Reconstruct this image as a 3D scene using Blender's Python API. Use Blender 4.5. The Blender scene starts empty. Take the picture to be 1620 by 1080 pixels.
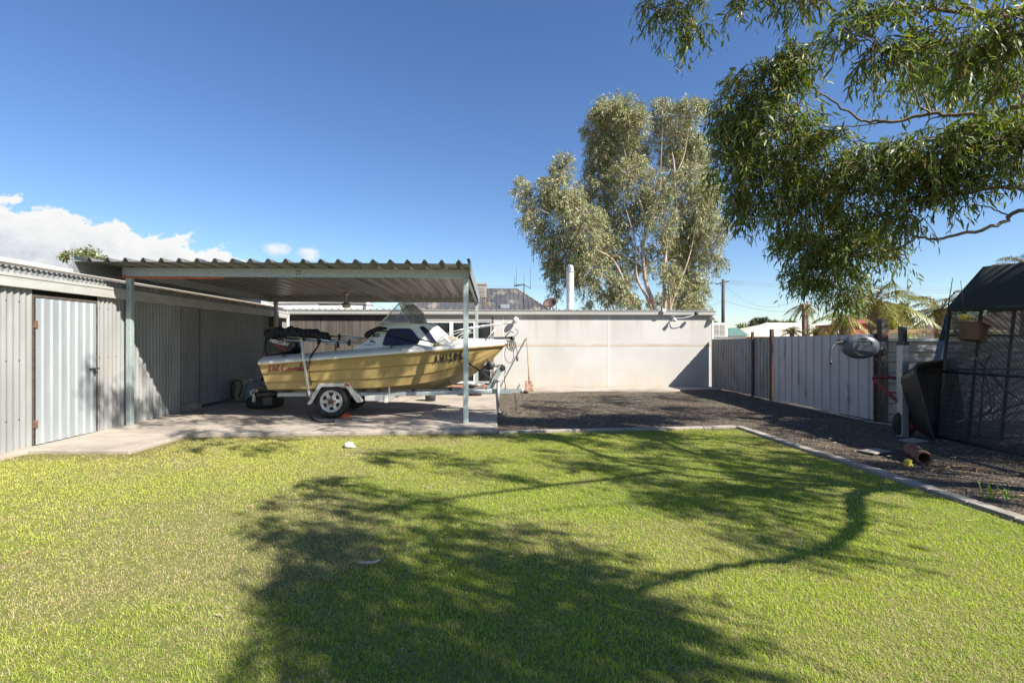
import bpy, bmesh, math, random
import numpy as np
from mathutils import Vector, Matrix, Euler
R = math.radians
scene = bpy.context.scene
COL = scene.collection
rnd = random.Random(7)
V = Vector

# ------------------------------------------------------------------ camera
F = 790.0
TH = math.atan(32 / F)
H = 1.5
cam = bpy.data.cameras.new("camera")
co = bpy.data.objects.new("camera", cam)
COL.objects.link(co)
co.location = (0, 0, H)
co.rotation_euler = (R(90), 0, -TH)
cam.sensor_width = 36
cam.lens = F / 1620 * 36
cam.shift_y = 1 / 1620
cam.clip_start = 0.05
cam.clip_end = 3000
scene.camera = co


def ray(px, py):
    s, c = math.sin(TH), math.cos(TH)
    a = (px - 810) / F
    return V((s + a * c, c - a * s, -(py - 541) / F))


def G(px, py, z=0.0):
    r = ray(px, py)
    return V((0, 0, H)) + r * ((z - H) / r.z)


def P(px, py, Y):
    r = ray(px, py)
    return V((0, 0, H)) + r * (Y / r.y)


# sun: direction towards the sun, measured from shadows in the photograph
SUN = V((0.95, -0.70, 1.02)).normalized()
SHX, SHY = 0.95 / 1.02, -0.70 / 1.02

# ------------------------------------------------------------------ materials
MATS = {}


def nt(m):
    m.use_nodes = True
    return m.node_tree.nodes, m.node_tree.links


def mat(name, c, c2=None, rough=0.6, metal=0.0, scale=6.0, detail=5, lo=0.35, hi=0.65, bump=0.0, bscale=80.0,
        stretch=(1, 1, 1), c3=None, s3=1.5, lo3=0.55, hi3=0.7, spec=0.5, rvar=0.0, coat=0.0):
    if name in MATS:
        return MATS[name]
    m = bpy.data.materials.new(name)
    n, l = nt(m)
    b = n["Principled BSDF"]
    tc = n.new("ShaderNodeTexCoord")
    mp = n.new("ShaderNodeMapping")
    mp.inputs["Scale"].default_value = stretch
    l.new(tc.outputs["Object"], mp.inputs["Vector"])
    no = n.new("ShaderNodeTexNoise")
    no.inputs["Scale"].default_value = scale
    no.inputs["Detail"].default_value = detail
    l.new(mp.outputs[0], no.inputs["Vector"])
    mr = n.new("ShaderNodeMapRange")
    mr.inputs[1].default_value = lo
    mr.inputs[2].default_value = hi
    l.new(no.outputs["Fac"], mr.inputs[0])
    mx = n.new("ShaderNodeMix")
    mx.data_type = 'RGBA'
    c2 = c2 or tuple(x * 0.8 for x in c)
    mx.inputs["A"].default_value = (*c, 1)
    mx.inputs["B"].default_value = (*c2, 1)
    l.new(mr.outputs[0], mx.inputs["Factor"])
    out = mx.outputs["Result"]
    if c3:
        n3 = n.new("ShaderNodeTexNoise")
        n3.inputs["Scale"].default_value = s3
        n3.inputs["Detail"].default_value = 7
        n3.inputs["Roughness"].default_value = 0.65
        l.new(mp.outputs[0], n3.inputs["Vector"])
        r3 = n.new("ShaderNodeMapRange")
        r3.inputs[1].default_value = lo3
        r3.inputs[2].default_value = hi3
        l.new(n3.outputs["Fac"], r3.inputs[0])
        m3 = n.new("ShaderNodeMix")
        m3.data_type = 'RGBA'
        l.new(r3.outputs[0], m3.inputs["Factor"])
        l.new(out, m3.inputs["A"])
        m3.inputs["B"].default_value = (*c3, 1)
        out = m3.outputs["Result"]
    l.new(out, b.inputs["Base Color"])
    b.inputs["Roughness"].default_value = rough
    b.inputs["Metallic"].default_value = metal
    b.inputs["Specular IOR Level"].default_value = spec
    b.inputs["Coat Weight"].default_value = coat
    if rvar:
        ra = n.new("ShaderNodeMapRange")
        ra.inputs[3].default_value = rough - rvar
        ra.inputs[4].default_value = rough + rvar
        l.new(no.outputs["Fac"], ra.inputs[0])
        l.new(ra.outputs[0], b.inputs["Roughness"])
    if bump:
        nb = n.new("ShaderNodeTexNoise")
        nb.inputs["Scale"].default_value = bscale
        nb.inputs["Detail"].default_value = 4
        l.new(tc.outputs["Object"], nb.inputs["Vector"])
        bp = n.new("ShaderNodeBump")
        bp.inputs["Strength"].default_value = bump
        bp.inputs["Distance"].default_value = 0.02
        l.new(nb.outputs["Fac"], bp.inputs["Height"])
        l.new(bp.outputs[0], b.inputs["Normal"])
    MATS[name] = m
    return m


def leaf_mat(name, trans=0.35, rough=0.45, gloss=0.06):
    m = bpy.data.materials.new(name)
    n, l = nt(m)
    n.remove(n["Principled BSDF"])
    out = n["Material Output"]
    at = n.new("ShaderNodeAttribute")
    at.attribute_name = "Col"
    d = n.new("ShaderNodeBsdfDiffuse")
    t = n.new("ShaderNodeBsdfTranslucent")
    g = n.new("ShaderNodeBsdfGlossy")
    g.inputs["Roughness"].default_value = rough
    g.inputs["Color"].default_value = (.9, .95, .9, 1)
    hs = n.new("ShaderNodeHueSaturation")
    hs.inputs["Saturation"].default_value = 1.2
    hs.inputs["Value"].default_value = 1.25
    l.new(at.outputs["Color"], d.inputs["Color"])
    l.new(at.outputs["Color"], hs.inputs["Color"])
    l.new(hs.outputs[0], t.inputs["Color"])
    a = n.new("ShaderNodeMixShader")
    a.inputs[0].default_value = trans
    l.new(d.outputs[0], a.inputs[1])
    l.new(t.outputs[0], a.inputs[2])
    b = n.new("ShaderNodeMixShader")
    b.inputs[0].default_value = gloss
    l.new(a.outputs[0], b.inputs[1])
    l.new(g.outputs[0], b.inputs[2])
    l.new(b.outputs[0], out.inputs[0])
    return m


def glass_mat(name, tint, alpha, rough=0.03, base=(0.02, 0.02, 0.025)):
    m = bpy.data.materials.new(name)
    n, l = nt(m)
    b = n["Principled BSDF"]
    no = n.new("ShaderNodeTexNoise")
    no.inputs["Scale"].default_value = 2.5
    mr = n.new("ShaderNodeMapRange")
    mr.inputs[3].default_value = rough
    mr.inputs[4].default_value = rough + 0.08
    l.new(no.outputs[0], mr.inputs[0])
    l.new(mr.outputs[0], b.inputs["Roughness"])
    b.inputs["Base Color"].default_value = (*base, 1)
    if alpha < 1:
        tr = n.new("ShaderNodeBsdfTransparent")
        tr.inputs[0].default_value = (*tint, 1)
        ms = n.new("ShaderNodeMixShader")
        ms.inputs[0].default_value = alpha
        l.new(tr.outputs[0], ms.inputs[1])
        l.new(b.outputs[0], ms.inputs[2])
        l.new(ms.outputs[0], n["Material Output"].inputs[0])
    return m


M = dict(
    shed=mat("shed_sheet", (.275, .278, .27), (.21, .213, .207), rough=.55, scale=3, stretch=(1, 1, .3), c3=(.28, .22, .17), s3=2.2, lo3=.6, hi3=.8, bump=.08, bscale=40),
    shed_shaded=mat("shaded_shed_sheet", (.215, .212, .20), (.165, .16, .15), rough=.55, scale=3, stretch=(1, 1, .3), c3=(.15, .12, .10), s3=2.2, lo3=.6, hi3=.8, bump=.08, bscale=40),  # darker sheets, colour lowered to deepen the shade under the carport
    shed_dark=mat("shed_roof_sheet", (.30, .30, .29), (.2, .2, .2), rough=.5, metal=.3, scale=5, c3=(.2, .13, .09), lo3=.58),
    galv=mat("galvanised_steel", (.42, .445, .445), (.33, .36, .37), rough=.42, metal=.55, scale=28, lo=.4, hi=.6, rvar=.08),
    galv_new=mat("zincalume_sheet", (.42, .45, .46), (.34, .37, .385), rough=.38, metal=.35, scale=4, stretch=(1, 1, .2), rvar=.06),
    deck=mat("roof_deck_steel", (.27, .27, .235), (.21, .21, .185), rough=.33, metal=.45, scale=9, rvar=.1),
    fascia=mat("painted_fascia", (.42, .415, .39), (.35, .345, .325), rough=.5, scale=3, stretch=(.3, 1, 3)),
    post=mat("painted_steel_post", (.40, .46, .45), (.34, .40, .40), rough=.42, metal=.3, scale=12),
    concrete=mat("concrete_slab", (.40, .345, .285), (.31, .265, .22), rough=.9, scale=1.8, c3=(.20, .17, .14), s3=1.1, lo3=.5, hi3=.75, bump=.25, bscale=120),
    kerb=mat("kerb_concrete", (.36, .325, .28), (.26, .23, .195), rough=.95, scale=6, c3=(.2, .17, .13), s3=4, lo3=.56, bump=.35, bscale=70),
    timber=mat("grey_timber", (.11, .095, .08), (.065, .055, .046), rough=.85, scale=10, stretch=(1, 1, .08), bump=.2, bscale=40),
    brownframe=mat("brown_frame", (.16, .07, .045), (.11, .05, .03), rough=.6, scale=8),
    rustpost=mat("rusty_post", (.13, .065, .045), (.08, .045, .035), rough=.85, scale=14, c3=(.05, .035, .03), lo3=.5),
    alu=mat("aluminium", (.72, .73, .74), (.60, .61, .62), rough=.32, metal=.75, scale=15, rvar=.06),
    white=mat("white_paint", (.74, .73, .69), (.66, .65, .61), rough=.45, scale=5),
    gelwhite=mat("white_gelcoat", (.72, .71, .65), (.64, .63, .57), rough=.35, scale=3, c3=(.5, .47, .4), s3=5, lo3=.6, coat=.2),
    hull=mat("yellow_gelcoat", (.40, .285, .11), (.37, .26, .10), rough=.36, scale=2.5, c3=(.38, .28, .12), s3=4, lo3=.58, hi3=.9, coat=.15),
    black=mat("black_plastic", (.02, .02, .022), (.032, .032, .034), rough=.45, scale=9),
    rubber=mat("tyre_rubber", (.022, .021, .02), (.04, .037, .034), rough=.8, scale=12, bump=.2, bscale=90),
    fabric=mat("black_cover_fabric", (.014, .014, .016), (.028, .028, .03), rough=.9, scale=20, bump=.4, bscale=18),
    strap=mat("black_strap", (.012, .012, .014), (.02, .02, .022), rough=.85, scale=30),
    motorgrey=mat("outboard_grey", (.05, .055, .065), (.035, .038, .045), rough=.5, scale=9),
    red=mat("red_paint", (.30, .025, .03), (.20, .02, .025), rough=.5, scale=14),
    orange=mat("orange_plastic", (.70, .14, .04), (.6, .1, .03), rough=.5, scale=14),
    lettering=mat("dark_lettering", (.015, .014, .013), (.03, .026, .02), rough=.6, scale=30),
    redlettering=mat("maroon_lettering", (.16, .035, .03), (.2, .06, .04), rough=.6, scale=30),
    blueletter=mat("blue_emblem", (.03, .06, .25), (.05, .09, .3), rough=.5, scale=30),
    rim=mat("rim_paint", (.62, .60, .54), (.5, .47, .4), rough=.45, scale=12, c3=(.25, .14, .07), s3=9, lo3=.6),
    rust=mat("rust", (.22, .11, .055), (.12, .06, .035), rough=.85, scale=18, bump=.3),
    wood=mat("raw_timber", (.38, .25, .13), (.26, .16, .08), rough=.8, scale=8, stretch=(.2, 1, 1)),
    oldwood=mat("nest_box_wood", (.17, .10, .05), (.10, .055, .03), rough=.85, scale=8, stretch=(.2, 1, 1)),
    bark=mat("gum_bark", (.19, .15, .115), (.10, .08, .06), rough=.9, scale=7, stretch=(1, 1, .3), c3=(.27, .22, .17), s3=3, bump=.5, bscale=30),
    palebark=mat("pale_gum_bark", (.45, .36, .28), (.30, .225, .165), rough=.85, scale=3, stretch=(1, 1, .3), c3=(.24, .15, .1), s3=1.2, lo3=.55, bump=.3, bscale=10),
    palmbark=mat("palm_bark", (.22, .16, .11), (.12, .09, .06), rough=.95, scale=10, bump=.6, bscale=20),
    fence=mat("grey_fence_sheet", (.48, .47, .455), (.41, .40, .39), rough=.6, scale=4, stretch=(1, 1, .4), c3=(.24, .21, .18), s3=3, lo3=.6),
    fence_dark=mat("weathered_fence_sheet", (.26, .255, .245), (.20, .195, .185), rough=.65, scale=5, stretch=(1, 1, .4), c3=(.16, .13, .10), s3=3),
    fence_white=mat("white_fence_sheet", (.38, .36, .335), (.29, .275, .25), rough=.6, scale=4, c3=(.2, .15, .11), s3=3.5, lo3=.56, hi3=.72),
    reel=mat("hose_reel_plastic", (.12, .135, .15), (.09, .105, .12), rough=.38, scale=10),
    hose=mat("hose_grey", (.09, .095, .10), (.06, .065, .07), rough=.5, scale=20),
    shade=mat("shade_cloth", (.016, .024, .02), (.024, .034, .028), rough=.9, scale=40, bump=.2, bscale=200),
    darkgreen=mat("dark_green_steel", (.03, .042, .038), (.02, .03, .027), rough=.5, scale=20),
    traypoly=mat("barrow_tray_steel", (.02, .02, .02), (.032, .03, .028), rough=.5, scale=9, c3=(.09, .075, .06), s3=6, lo3=.58),
    terracotta=mat("terracotta", (.19, .09, .06), (.14, .065, .045), rough=.85, scale=9, c3=(.26, .17, .125), s3=6, bump=.2),
    brownpot=mat("brown_pot", (.13, .075, .05), (.09, .05, .035), rough=.5, scale=9),
    creamroof=mat("cream_roof", (.62, .60, .47), (.55, .53, .41), rough=.6, scale=2),
    paleroof=mat("pale_roof", (.66, .60, .50), (.56, .50, .42), rough=.6, scale=2),
    darkroof=mat("dappled_iron_roof", (.10, .10, .11), (.065, .065, .07), rough=.55, metal=.2, scale=1.6, c3=(.24, .21, .17), s3=1.3, lo3=.52, hi3=.62),  # lighter patches are sun dapples put into the roof colour
    tileroof=mat("brown_tiles", (.13, .09, .075), (.09, .065, .055), rough=.85, scale=8, bump=.4, bscale=15),
    brick=mat("brick", (.30, .16, .11), (.24, .13, .09), rough=.9, scale=14),
    redwall=mat("red_wall", (.33, .07, .06), (.26, .06, .05), rough=.7, scale=3),
    greenroof=mat("green_roof", (.12, .25, .22), (.10, .20, .18), rough=.6, scale=3),
    poledark=mat("dark_pole", (.045, .04, .038), (.075, .065, .06), rough=.85, scale=8, stretch=(1, 1, .1)),
    polegrey=mat("grey_pole", (.20, .20, .20), (.16, .16, .16), rough=.7, scale=8),
    wire=mat("wire", (.16, .18, .2), (.2, .22, .24), rough=.6, scale=8),
    darkmetal=mat("dark_metal", (.045, .045, .05), (.07, .065, .06), rough=.55, metal=.3, scale=20),
    cooler=mat("cooler_plastic", (.30, .27, .23), (.22, .2, .17), rough=.6, scale=5),
    dirtyplastic=mat("khaki_plastic", (.28, .26, .13), (.22, .2, .1), rough=.6, scale=10),
    bluegrey=mat("bluegrey_bottle", (.20, .25, .28), (.15, .19, .22), rough=.5, scale=10),
    purple=mat("window_curtain_glass", (.02, .02, .04), (.03, .03, .06), rough=.08, scale=6),
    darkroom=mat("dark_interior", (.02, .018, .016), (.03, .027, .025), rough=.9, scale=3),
    blind=mat("window_blind", (.4, .38, .34), (.34, .32, .29), rough=.8, scale=3),
    plastic_yellow=mat("yellow_plastic", (.62, .50, .06), (.5, .38, .05), rough=.5, scale=10),
    dryleaf=mat("dry_leaf", (.34, .22, .12), (.22, .13, .07), rough=.85, scale=30),
    whitestone=mat("white_stone", (.75, .73, .70), (.6, .58, .55), rough=.8, scale=20),
    clear=mat("milky_globe", (.86, .85, .82), (.8, .79, .76), rough=.25, scale=4),
    glassdoor=glass_mat("door_glass", (.3, .32, .33), .72),
    screen=glass_mat("boat_screen", (.90, .92, .94), .2, rough=.12, base=(.5, .53, .56)),
    screen2=glass_mat("boat_clear_vinyl", (.82, .82, .80), .32, rough=.22, base=(.45, .43, .40)),
    boatglass=glass_mat("boat_window", (.1, .1, .12), .93, rough=.06, base=(.022, .02, .04)),
    leaf=leaf_mat("gum_leaves", .36, .5, .04),
    leaf_far=leaf_mat("far_gum_leaves", .25, .5, .05),
    palm=leaf_mat("palm_leaves", .3, .4, .07),
    grassblade=leaf_mat("grass_blades", .42, .5, .012),
    stones=leaf_mat("gravel_stones", 0.0, .6, .0),
)


def wall_mat():
    """off-white fibre cement with rain streaks from the gutter, a stained middle joint and a dusty foot"""
    m = bpy.data.materials.new("white_wall_sheet")
    n, l = nt(m)
    b = n["Principled BSDF"]
    geo = n.new("ShaderNodeNewGeometry")
    sep = n.new("ShaderNodeSeparateXYZ")
    l.new(geo.outputs["Position"], sep.inputs[0])

    def noise(scale, st, det=6):
        mp = n.new("ShaderNodeMapping")
        mp.inputs["Scale"].default_value = st
        l.new(geo.outputs["Position"], mp.inputs["Vector"])
        t = n.new("ShaderNodeTexNoise")
        t.inputs["Scale"].default_value = scale
        t.inputs["Detail"].default_value = det
        l.new(mp.outputs[0], t.inputs["Vector"])
        return t.outputs["Fac"]

    def mr(v, a, b_, c=0, d=1):
        q = n.new("ShaderNodeMapRange")
        q.inputs[1].default_value = a
        q.inputs[2].default_value = b_
        q.inputs[3].default_value = c
        q.inputs[4].default_value = d
        l.new(v, q.inputs[0])
        return q.outputs[0]

    def mul(a, b_):
        q = n.new("ShaderNodeMath")
        q.operation = 'MULTIPLY'
        l.new(a, q.inputs[0])
        l.new(b_, q.inputs[1])
        return q.outputs[0]

    def mix(f, a, c):
        q = n.new("ShaderNodeMix")
        q.data_type = 'RGBA'
        l.new(f, q.inputs["Factor"])
        if isinstance(a, tuple):
            q.inputs["A"].default_value = (*a, 1)
        else:
            l.new(a, q.inputs["A"])
        q.inputs["B"].default_value = (*c, 1)
        return q.outputs["Result"]

    z = sep.outputs["Z"]
    c = mix(mr(noise(.7, (1, 1, 1)), .35, .7), (.50, .487, .456), (.42, .407, .38))
    streak = mul(mr(noise(3.2, (1, 1, .06), 4), .50, .72, 0, .8), mr(z, 1.2, 2.3))
    c = mix(streak, c, (.36, .32, .26))
    # dust splashed at the foot
    foot = mul(mr(z, .8, .05, 0, .75), mr(noise(2.5, (1, 1, .6)), .3, .65))
    c = mix(foot, c, (.46, .36, .27))
    # stained joint band at mid height
    za = n.new("ShaderNodeMath")
    za.operation = 'SUBTRACT'
    l.new(z, za.inputs[0])
    za.inputs[1].default_value = 1.40
    zb = n.new("ShaderNodeMath")
    zb.operation = 'ABSOLUTE'
    l.new(za.outputs[0], zb.inputs[0])
    band = mul(mr(zb.outputs[0], .06, .02), mr(noise(1.6, (1, 1, 3)), .32, .62, .15, .85))
    c = mix(band, c, (.42, .31, .2))
    l.new(c, b.inputs["Base Color"])
    b.inputs["Roughness"].default_value = .8
    return m


def ground_mat(name, kind):
    m = bpy.data.materials.new(name)
    n, l = nt(m)
    b = n["Principled BSDF"]
    geo = n.new("ShaderNodeNewGeometry")

    def noise(scale, det=6, rough=.6):
        t = n.new("ShaderNodeTexNoise")
        t.inputs["Scale"].default_value = scale
        t.inputs["Detail"].default_value = det
        t.inputs["Roughness"].default_value = rough
        l.new(geo.outputs["Position"], t.inputs["Vector"])
        return t.outputs["Fac"]

    def ramp(v, stops):
        r = n.new("ShaderNodeValToRGB")
        e = r.color_ramp.elements
        e[0].position, e[0].color = stops[0][0], (*stops[0][1], 1)
        e[1].position, e[1].color = stops[-1][0], (*stops[-1][1], 1)
        for p, c in stops[1:-1]:
            q = e.new(p)
            q.color = (*c, 1)
        l.new(v, r.inputs[0])
        return r.outputs[0]

    def mixc(f, a, c):
        q = n.new("ShaderNodeMix")
        q.data_type = 'RGBA'
        if isinstance(f, float):
            q.inputs["Factor"].default_value = f
        else:
            l.new(f, q.inputs["Factor"])
        for k, x in (("A", a), ("B", c)):
            if isinstance(x, tuple):
                q.inputs[k].default_value = (*x, 1)
            else:
                l.new(x, q.inputs[k])
        return q.outputs["Result"]

    b.inputs["Roughness"].default_value = .95
    b.inputs["Specular IOR Level"].default_value = .2
    bp = n.new("ShaderNodeBump")
    if kind == 'gravel':
        vo = n.new("ShaderNodeTexVoronoi")
        vo.inputs["Scale"].default_value = 55
        l.new(geo.outputs["Position"], vo.inputs["Vector"])
        s = n.new("ShaderNodeSeparateColor")
        l.new(vo.outputs["Color"], s.inputs[0])
        c = ramp(s.outputs[0], [(0, (.034, .027, .021)), (.5, (.075, .060, .045)), (.85, (.15, .12, .09)), (1, (.30, .24, .17))])
        mr = n.new("ShaderNodeMapRange")
        mr.inputs[1].default_value = .48
        mr.inputs[2].default_value = .72
        l.new(noise(.8, 8, .65), mr.inputs[0])
        c = mixc(mr.outputs[0], c, (.15, .115, .085))
        l.new(vo.outputs["Distance"], bp.inputs["Height"])
        bp.inputs["Strength"].default_value = .9
        bp.inputs["Distance"].default_value = .02
    elif kind == 'soil':
        c = ramp(noise(14, 8, .7), [(.3, (.11, .14, .03)), (.5, (.18, .19, .055)), (.7, (.28, .23, .11))])
        l.new(noise(90, 4), bp.inputs["Height"])
        bp.inputs["Strength"].default_value = .8
        bp.inputs["Distance"].default_value = .03
    else:
        c = ramp(noise(.3, 8, .7), [(.3, (.26, .18, .12)), (.6, (.32, .24, .16)), (.75, (.18, .16, .08))])
        l.new(noise(20, 6), bp.inputs["Height"])
        bp.inputs["Strength"].default_value = .5
        bp.inputs["Distance"].default_value = .03
    l.new(c, b.inputs["Base Color"])
    l.new(bp.outputs[0], b.inputs["Normal"])
    return m


M['wall'] = wall_mat()
M['gravel'] = ground_mat("dark_gravel", 'gravel')
M['soil'] = ground_mat("lawn_thatch", 'soil')
M['dirt'] = ground_mat("dry_ground", 'dirt')


# wire mesh (aviary): real small wires are below a pixel, so an open woven net material on a sheet
def net_mat():
    m = bpy.data.materials.new("aviary_wire_net")
    n, l = nt(m)
    b = n["Principled BSDF"]
    b.inputs["Base Color"].default_value = (.03, .035, .033, 1)
    b.inputs["Roughness"].default_value = .6
    geo = n.new("ShaderNodeNewGeometry")
    sep = n.new("ShaderNodeSeparateXYZ")
    l.new(geo.outputs["Position"], sep.inputs[0])
    outs = []
    add = n.new("ShaderNodeMath")
    l.new(sep.outputs["X"], add.inputs[0])
    l.new(sep.outputs["Y"], add.inputs[1])
    for s in (add.outputs[0], sep.outputs["Z"]):
        mu = n.new("ShaderNodeMath")
        mu.operation = 'MULTIPLY'
        mu.inputs[1].default_value = 62
        l.new(s, mu.inputs[0])
        fr = n.new("ShaderNodeMath")
        fr.operation = 'FRACT'
        l.new(mu.outputs[0], fr.inputs[0])
        lt = n.new("ShaderNodeMath")
        lt.operation = 'LESS_THAN'
        lt.inputs[1].default_value = .38
        l.new(fr.outputs[0], lt.inputs[0])
        outs.append(lt.outputs[0])
    mx = n.new("ShaderNodeMath")
    mx.operation = 'MAXIMUM'
    l.new(outs[0], mx.inputs[0])
    l.new(outs[1], mx.inputs[1])
    tr = n.new("ShaderNodeBsdfTransparent")
    ms = n.new("ShaderNodeMixShader")
    l.new(mx.outputs[0], ms.inputs[0])
    l.new(tr.outputs[0], ms.inputs[1])
    l.new(b.outputs[0], ms.inputs[2])
    l.new(ms.outputs[0], n["Material Output"].inputs[0])
    return m


M['net'] = net_mat()


# ------------------------------------------------------------------ object helpers
def tag(o, label=None, cat=None, group=None, kind=None):
    if label:
        o["label"] = label
    if cat:
        o["category"] = cat
    if group:
        o["group"] = group
    if kind:
        o["kind"] = kind
    return o


def empty(name, loc, label, cat, group=None):
    o = bpy.data.objects.new(name, None)
    COL.objects.link(o)
    o.location = loc
    o.empty_display_size = .2
    return tag(o, label, cat, group)


def worldloc(o):
    p = V((0, 0, 0))
    while o is not None:
        p = p + o.location
        o = o.parent
    return p


class MB:
    """collects world-space shapes and links them as ONE mesh object"""

    def __init__(s):
        s.v, s.f, s.sm, s.mi = [], [], [], []
        s.cur = 0

    def add(s, vs, fs, smooth=False):
        o = len(s.v)
        s.v += [V(p) for p in vs]
        for f in fs:
            s.f.append([i + o for i in f])
            s.sm.append(smooth)
            s.mi.append(s.cur)
        return s

    def box(s, c, size, rot=None):
        c = V(c)
        hx, hy, hz = [k / 2 for k in size]
        m = Euler(rot).to_matrix() if rot else Matrix.Identity(3)
        vs = [c + m @ V((x * hx, y * hy, z * hz)) for x in (-1, 1) for y in (-1, 1) for z in (-1, 1)]
        return s.add(vs, [(0, 1, 3, 2), (4, 6, 7, 5), (0, 4, 5, 1), (2, 3, 7, 6), (0, 2, 6, 4), (1, 5, 7, 3)])

    def b2(s, a, b):
        a, b = V(a), V(b)
        return s.box((a + b) / 2, [abs(k) for k in (b - a)])

    def bar(s, a, b, w, h=None, up=(0, 0, 1)):
        """rectangular bar from a to b"""
        a, b = V(a), V(b)
        h = h or w
        d = (b - a).normalized()
        up = V(up)
        if abs(d.dot(up)) > .98:
            up = V((0, 1, 0))
        x = d.cross(up).normalized()
        y = x.cross(d).normalized()
        vs = [p + x * i * w / 2 + y * j * h / 2 for p in (a, b) for i, j in ((-1, -1), (1, -1), (1, 1), (-1, 1))]
        return s.add(vs, [(3, 2, 1, 0), (4, 5, 6, 7), (0, 1, 5, 4), (1, 2, 6, 5), (2, 3, 7, 6), (3, 0, 4, 7)])

    def tube(s, pts, r, n=8, caps=True):
        pts = [V(p) for p in pts]
        if not isinstance(r, (list, tuple)):
            r = [r] * len(pts)
        t0 = (pts[1] - pts[0]).normalized()
        x = t0.orthogonal().normalized()
        rings = []
        for i, p in enumerate(pts):
            t = (pts[min(i + 1, len(pts) - 1)] - pts[max(i - 1, 0)]).normalized()
            x = (x - t * x.dot(t))
            x = x.normalized() if x.length > 1e-6 else t.orthogonal().normalized()
            y = t.cross(x)
            rings.append([p + (x * math.cos(a) + y * math.sin(a)) * r[i] for a in [2 * math.pi * k / n for k in range(n)]])
        vs = [q for ring in rings for q in ring]
        fs = []
        for i in range(len(pts) - 1):
            for k in range(n):
                fs.append((i * n + k, i * n + (k + 1) % n, (i + 1) * n + (k + 1) % n, (i + 1) * n + k))
        s.add(vs, fs, True)
        if caps:
            o = len(s.v) - len(vs)
            s.f.append([o + k for k in range(n)][::-1])
            s.f.append([o + (len(pts) - 1) * n + k for k in range(n)])
            s.sm += [False, False]
            s.mi += [s.cur] * 2
        return s

    def lathe(s, c, axis, prof, n=24, smooth=True):
        """prof: (radius, height along axis)"""
        c, ax = V(c), V(axis).normalized()
        x = ax.orthogonal().normalized()
        y = ax.cross(x)
        vs = [c + ax * h + (x * math.cos(a) + y * math.sin(a)) * r for r, h in prof for a in [2 * math.pi * k / n for k in range(n)]]
        fs = []
        for i in range(len(prof) - 1):
            for k in range(n):
                fs.append((i * n + k, i * n + (k + 1) % n, (i + 1) * n + (k + 1) % n, (i + 1) * n + k))
        return s.add(vs, fs, smooth)

    def prism(s, poly, off):
        """closed polygon (list of 3D pts) extruded by vector off"""
        off = V(off)
        n = len(poly)
        vs = [V(p) for p in poly] + [V(p) + off for p in poly]
        fs = [tuple(range(n))[::-1], tuple(range(n, 2 * n))] + [(i, (i + 1) % n, n + (i + 1) % n, n + i) for i in range(n)]
        return s.add(vs, fs)

    def corr(s, o, u, v, nrm, L, Hh, pitch=.076, amp=.009, kind='sine', rows=2, seed=0):
        """ribbed sheet; ribs run along v"""
        o, u, v, nrm = V(o), V(u).normalized(), V(v).normalized(), V(nrm).normalized()
        if kind == 'sine':
            prof = [(k / 6, math.sin(2 * math.pi * k / 6) * amp) for k in range(6)]
        elif kind == 'trap':
            prof = [(0, 0), (.60, 0), (.72, amp), (.88, amp)]
        elif kind == 'deck':
            prof = [(0, 0), (.62, 0), (.76, amp), (.86, amp)]
        else:  # groove (fence panel)
            prof = [(0, 0), (.78, 0), (.84, -amp), (.94, -amp)]
        xs = []
        k = 0
        while True:
            done = False
            for a, h in prof:
                x = (k + a) * pitch
                if x >= L:
                    xs.append((L, h))
                    done = True
                    break
                xs.append((x, h))
            if done:
                break
            k += 1
        vs = [o + u * x + v * (Hh * r / rows) + nrm * h for r in range(rows + 1) for x, h in xs]
        n = len(xs)
        fs = [(r * n + i, r * n + i + 1, (r + 1) * n + i + 1, (r + 1) * n + i) for r in range(rows) for i in range(n - 1)]
        return s.add(vs, fs, kind == 'sine')

    def screws(s, x, y0, y1, zs_, pitch=.184):
        s.cur = 1
        y = y0
        while y < y1:
            for z in zs_:
                s.box((x + .017, y, z), (.008, .014, .014), (R(45), 0, 0))
            y += pitch
        s.cur = 0
        return s

    def xf(s, start, m):
        for i in range(start, len(s.v)):
            s.v[i] = m @ s.v[i]
        return s

    def build(s, name, m, parent=None, bevel=0.0, origin=None, solid=0.0, subsurf=0):
        me = bpy.data.meshes.new(name)
        if parent is not None:
            org = worldloc(parent)
            loc = V((0, 0, 0))
        else:
            if origin is None:
                xs = [p.x for p in s.v]
                ys = [p.y for p in s.v]
                zs = [p.z for p in s.v]
                origin = ((min(xs) + max(xs)) / 2, (min(ys) + max(ys)) / 2, min(zs))
            org = V(origin)
            loc = org
        me.from_pydata([tuple(p - org) for p in s.v], [], s.f)
        ms = m if isinstance(m, (list, tuple)) else [m]
        for k in ms:
            me.materials.append(k)
        me.polygons.foreach_set("use_smooth", s.sm)
        me.polygons.foreach_set("material_index", [min(i, len(ms) - 1) for i in s.mi])
        me.update()
        o = bpy.data.objects.new(name, me)
        COL.objects.link(o)
        o.location = loc
        if parent is not None:
            o.parent = parent
        if solid:
            q = o.modifiers.new("solid", 'SOLIDIFY')
            q.thickness = solid
            q.offset = 0
        if bevel:
            q = o.modifiers.new("bevel", 'BEVEL')
            q.width = bevel
            q.segments = 2
            q.limit_method = 'ANGLE'
        if subsurf:
            q = o.modifiers.new("sub", 'SUBSURF')
            q.levels = q.render_levels = subsurf
        return o


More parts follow.
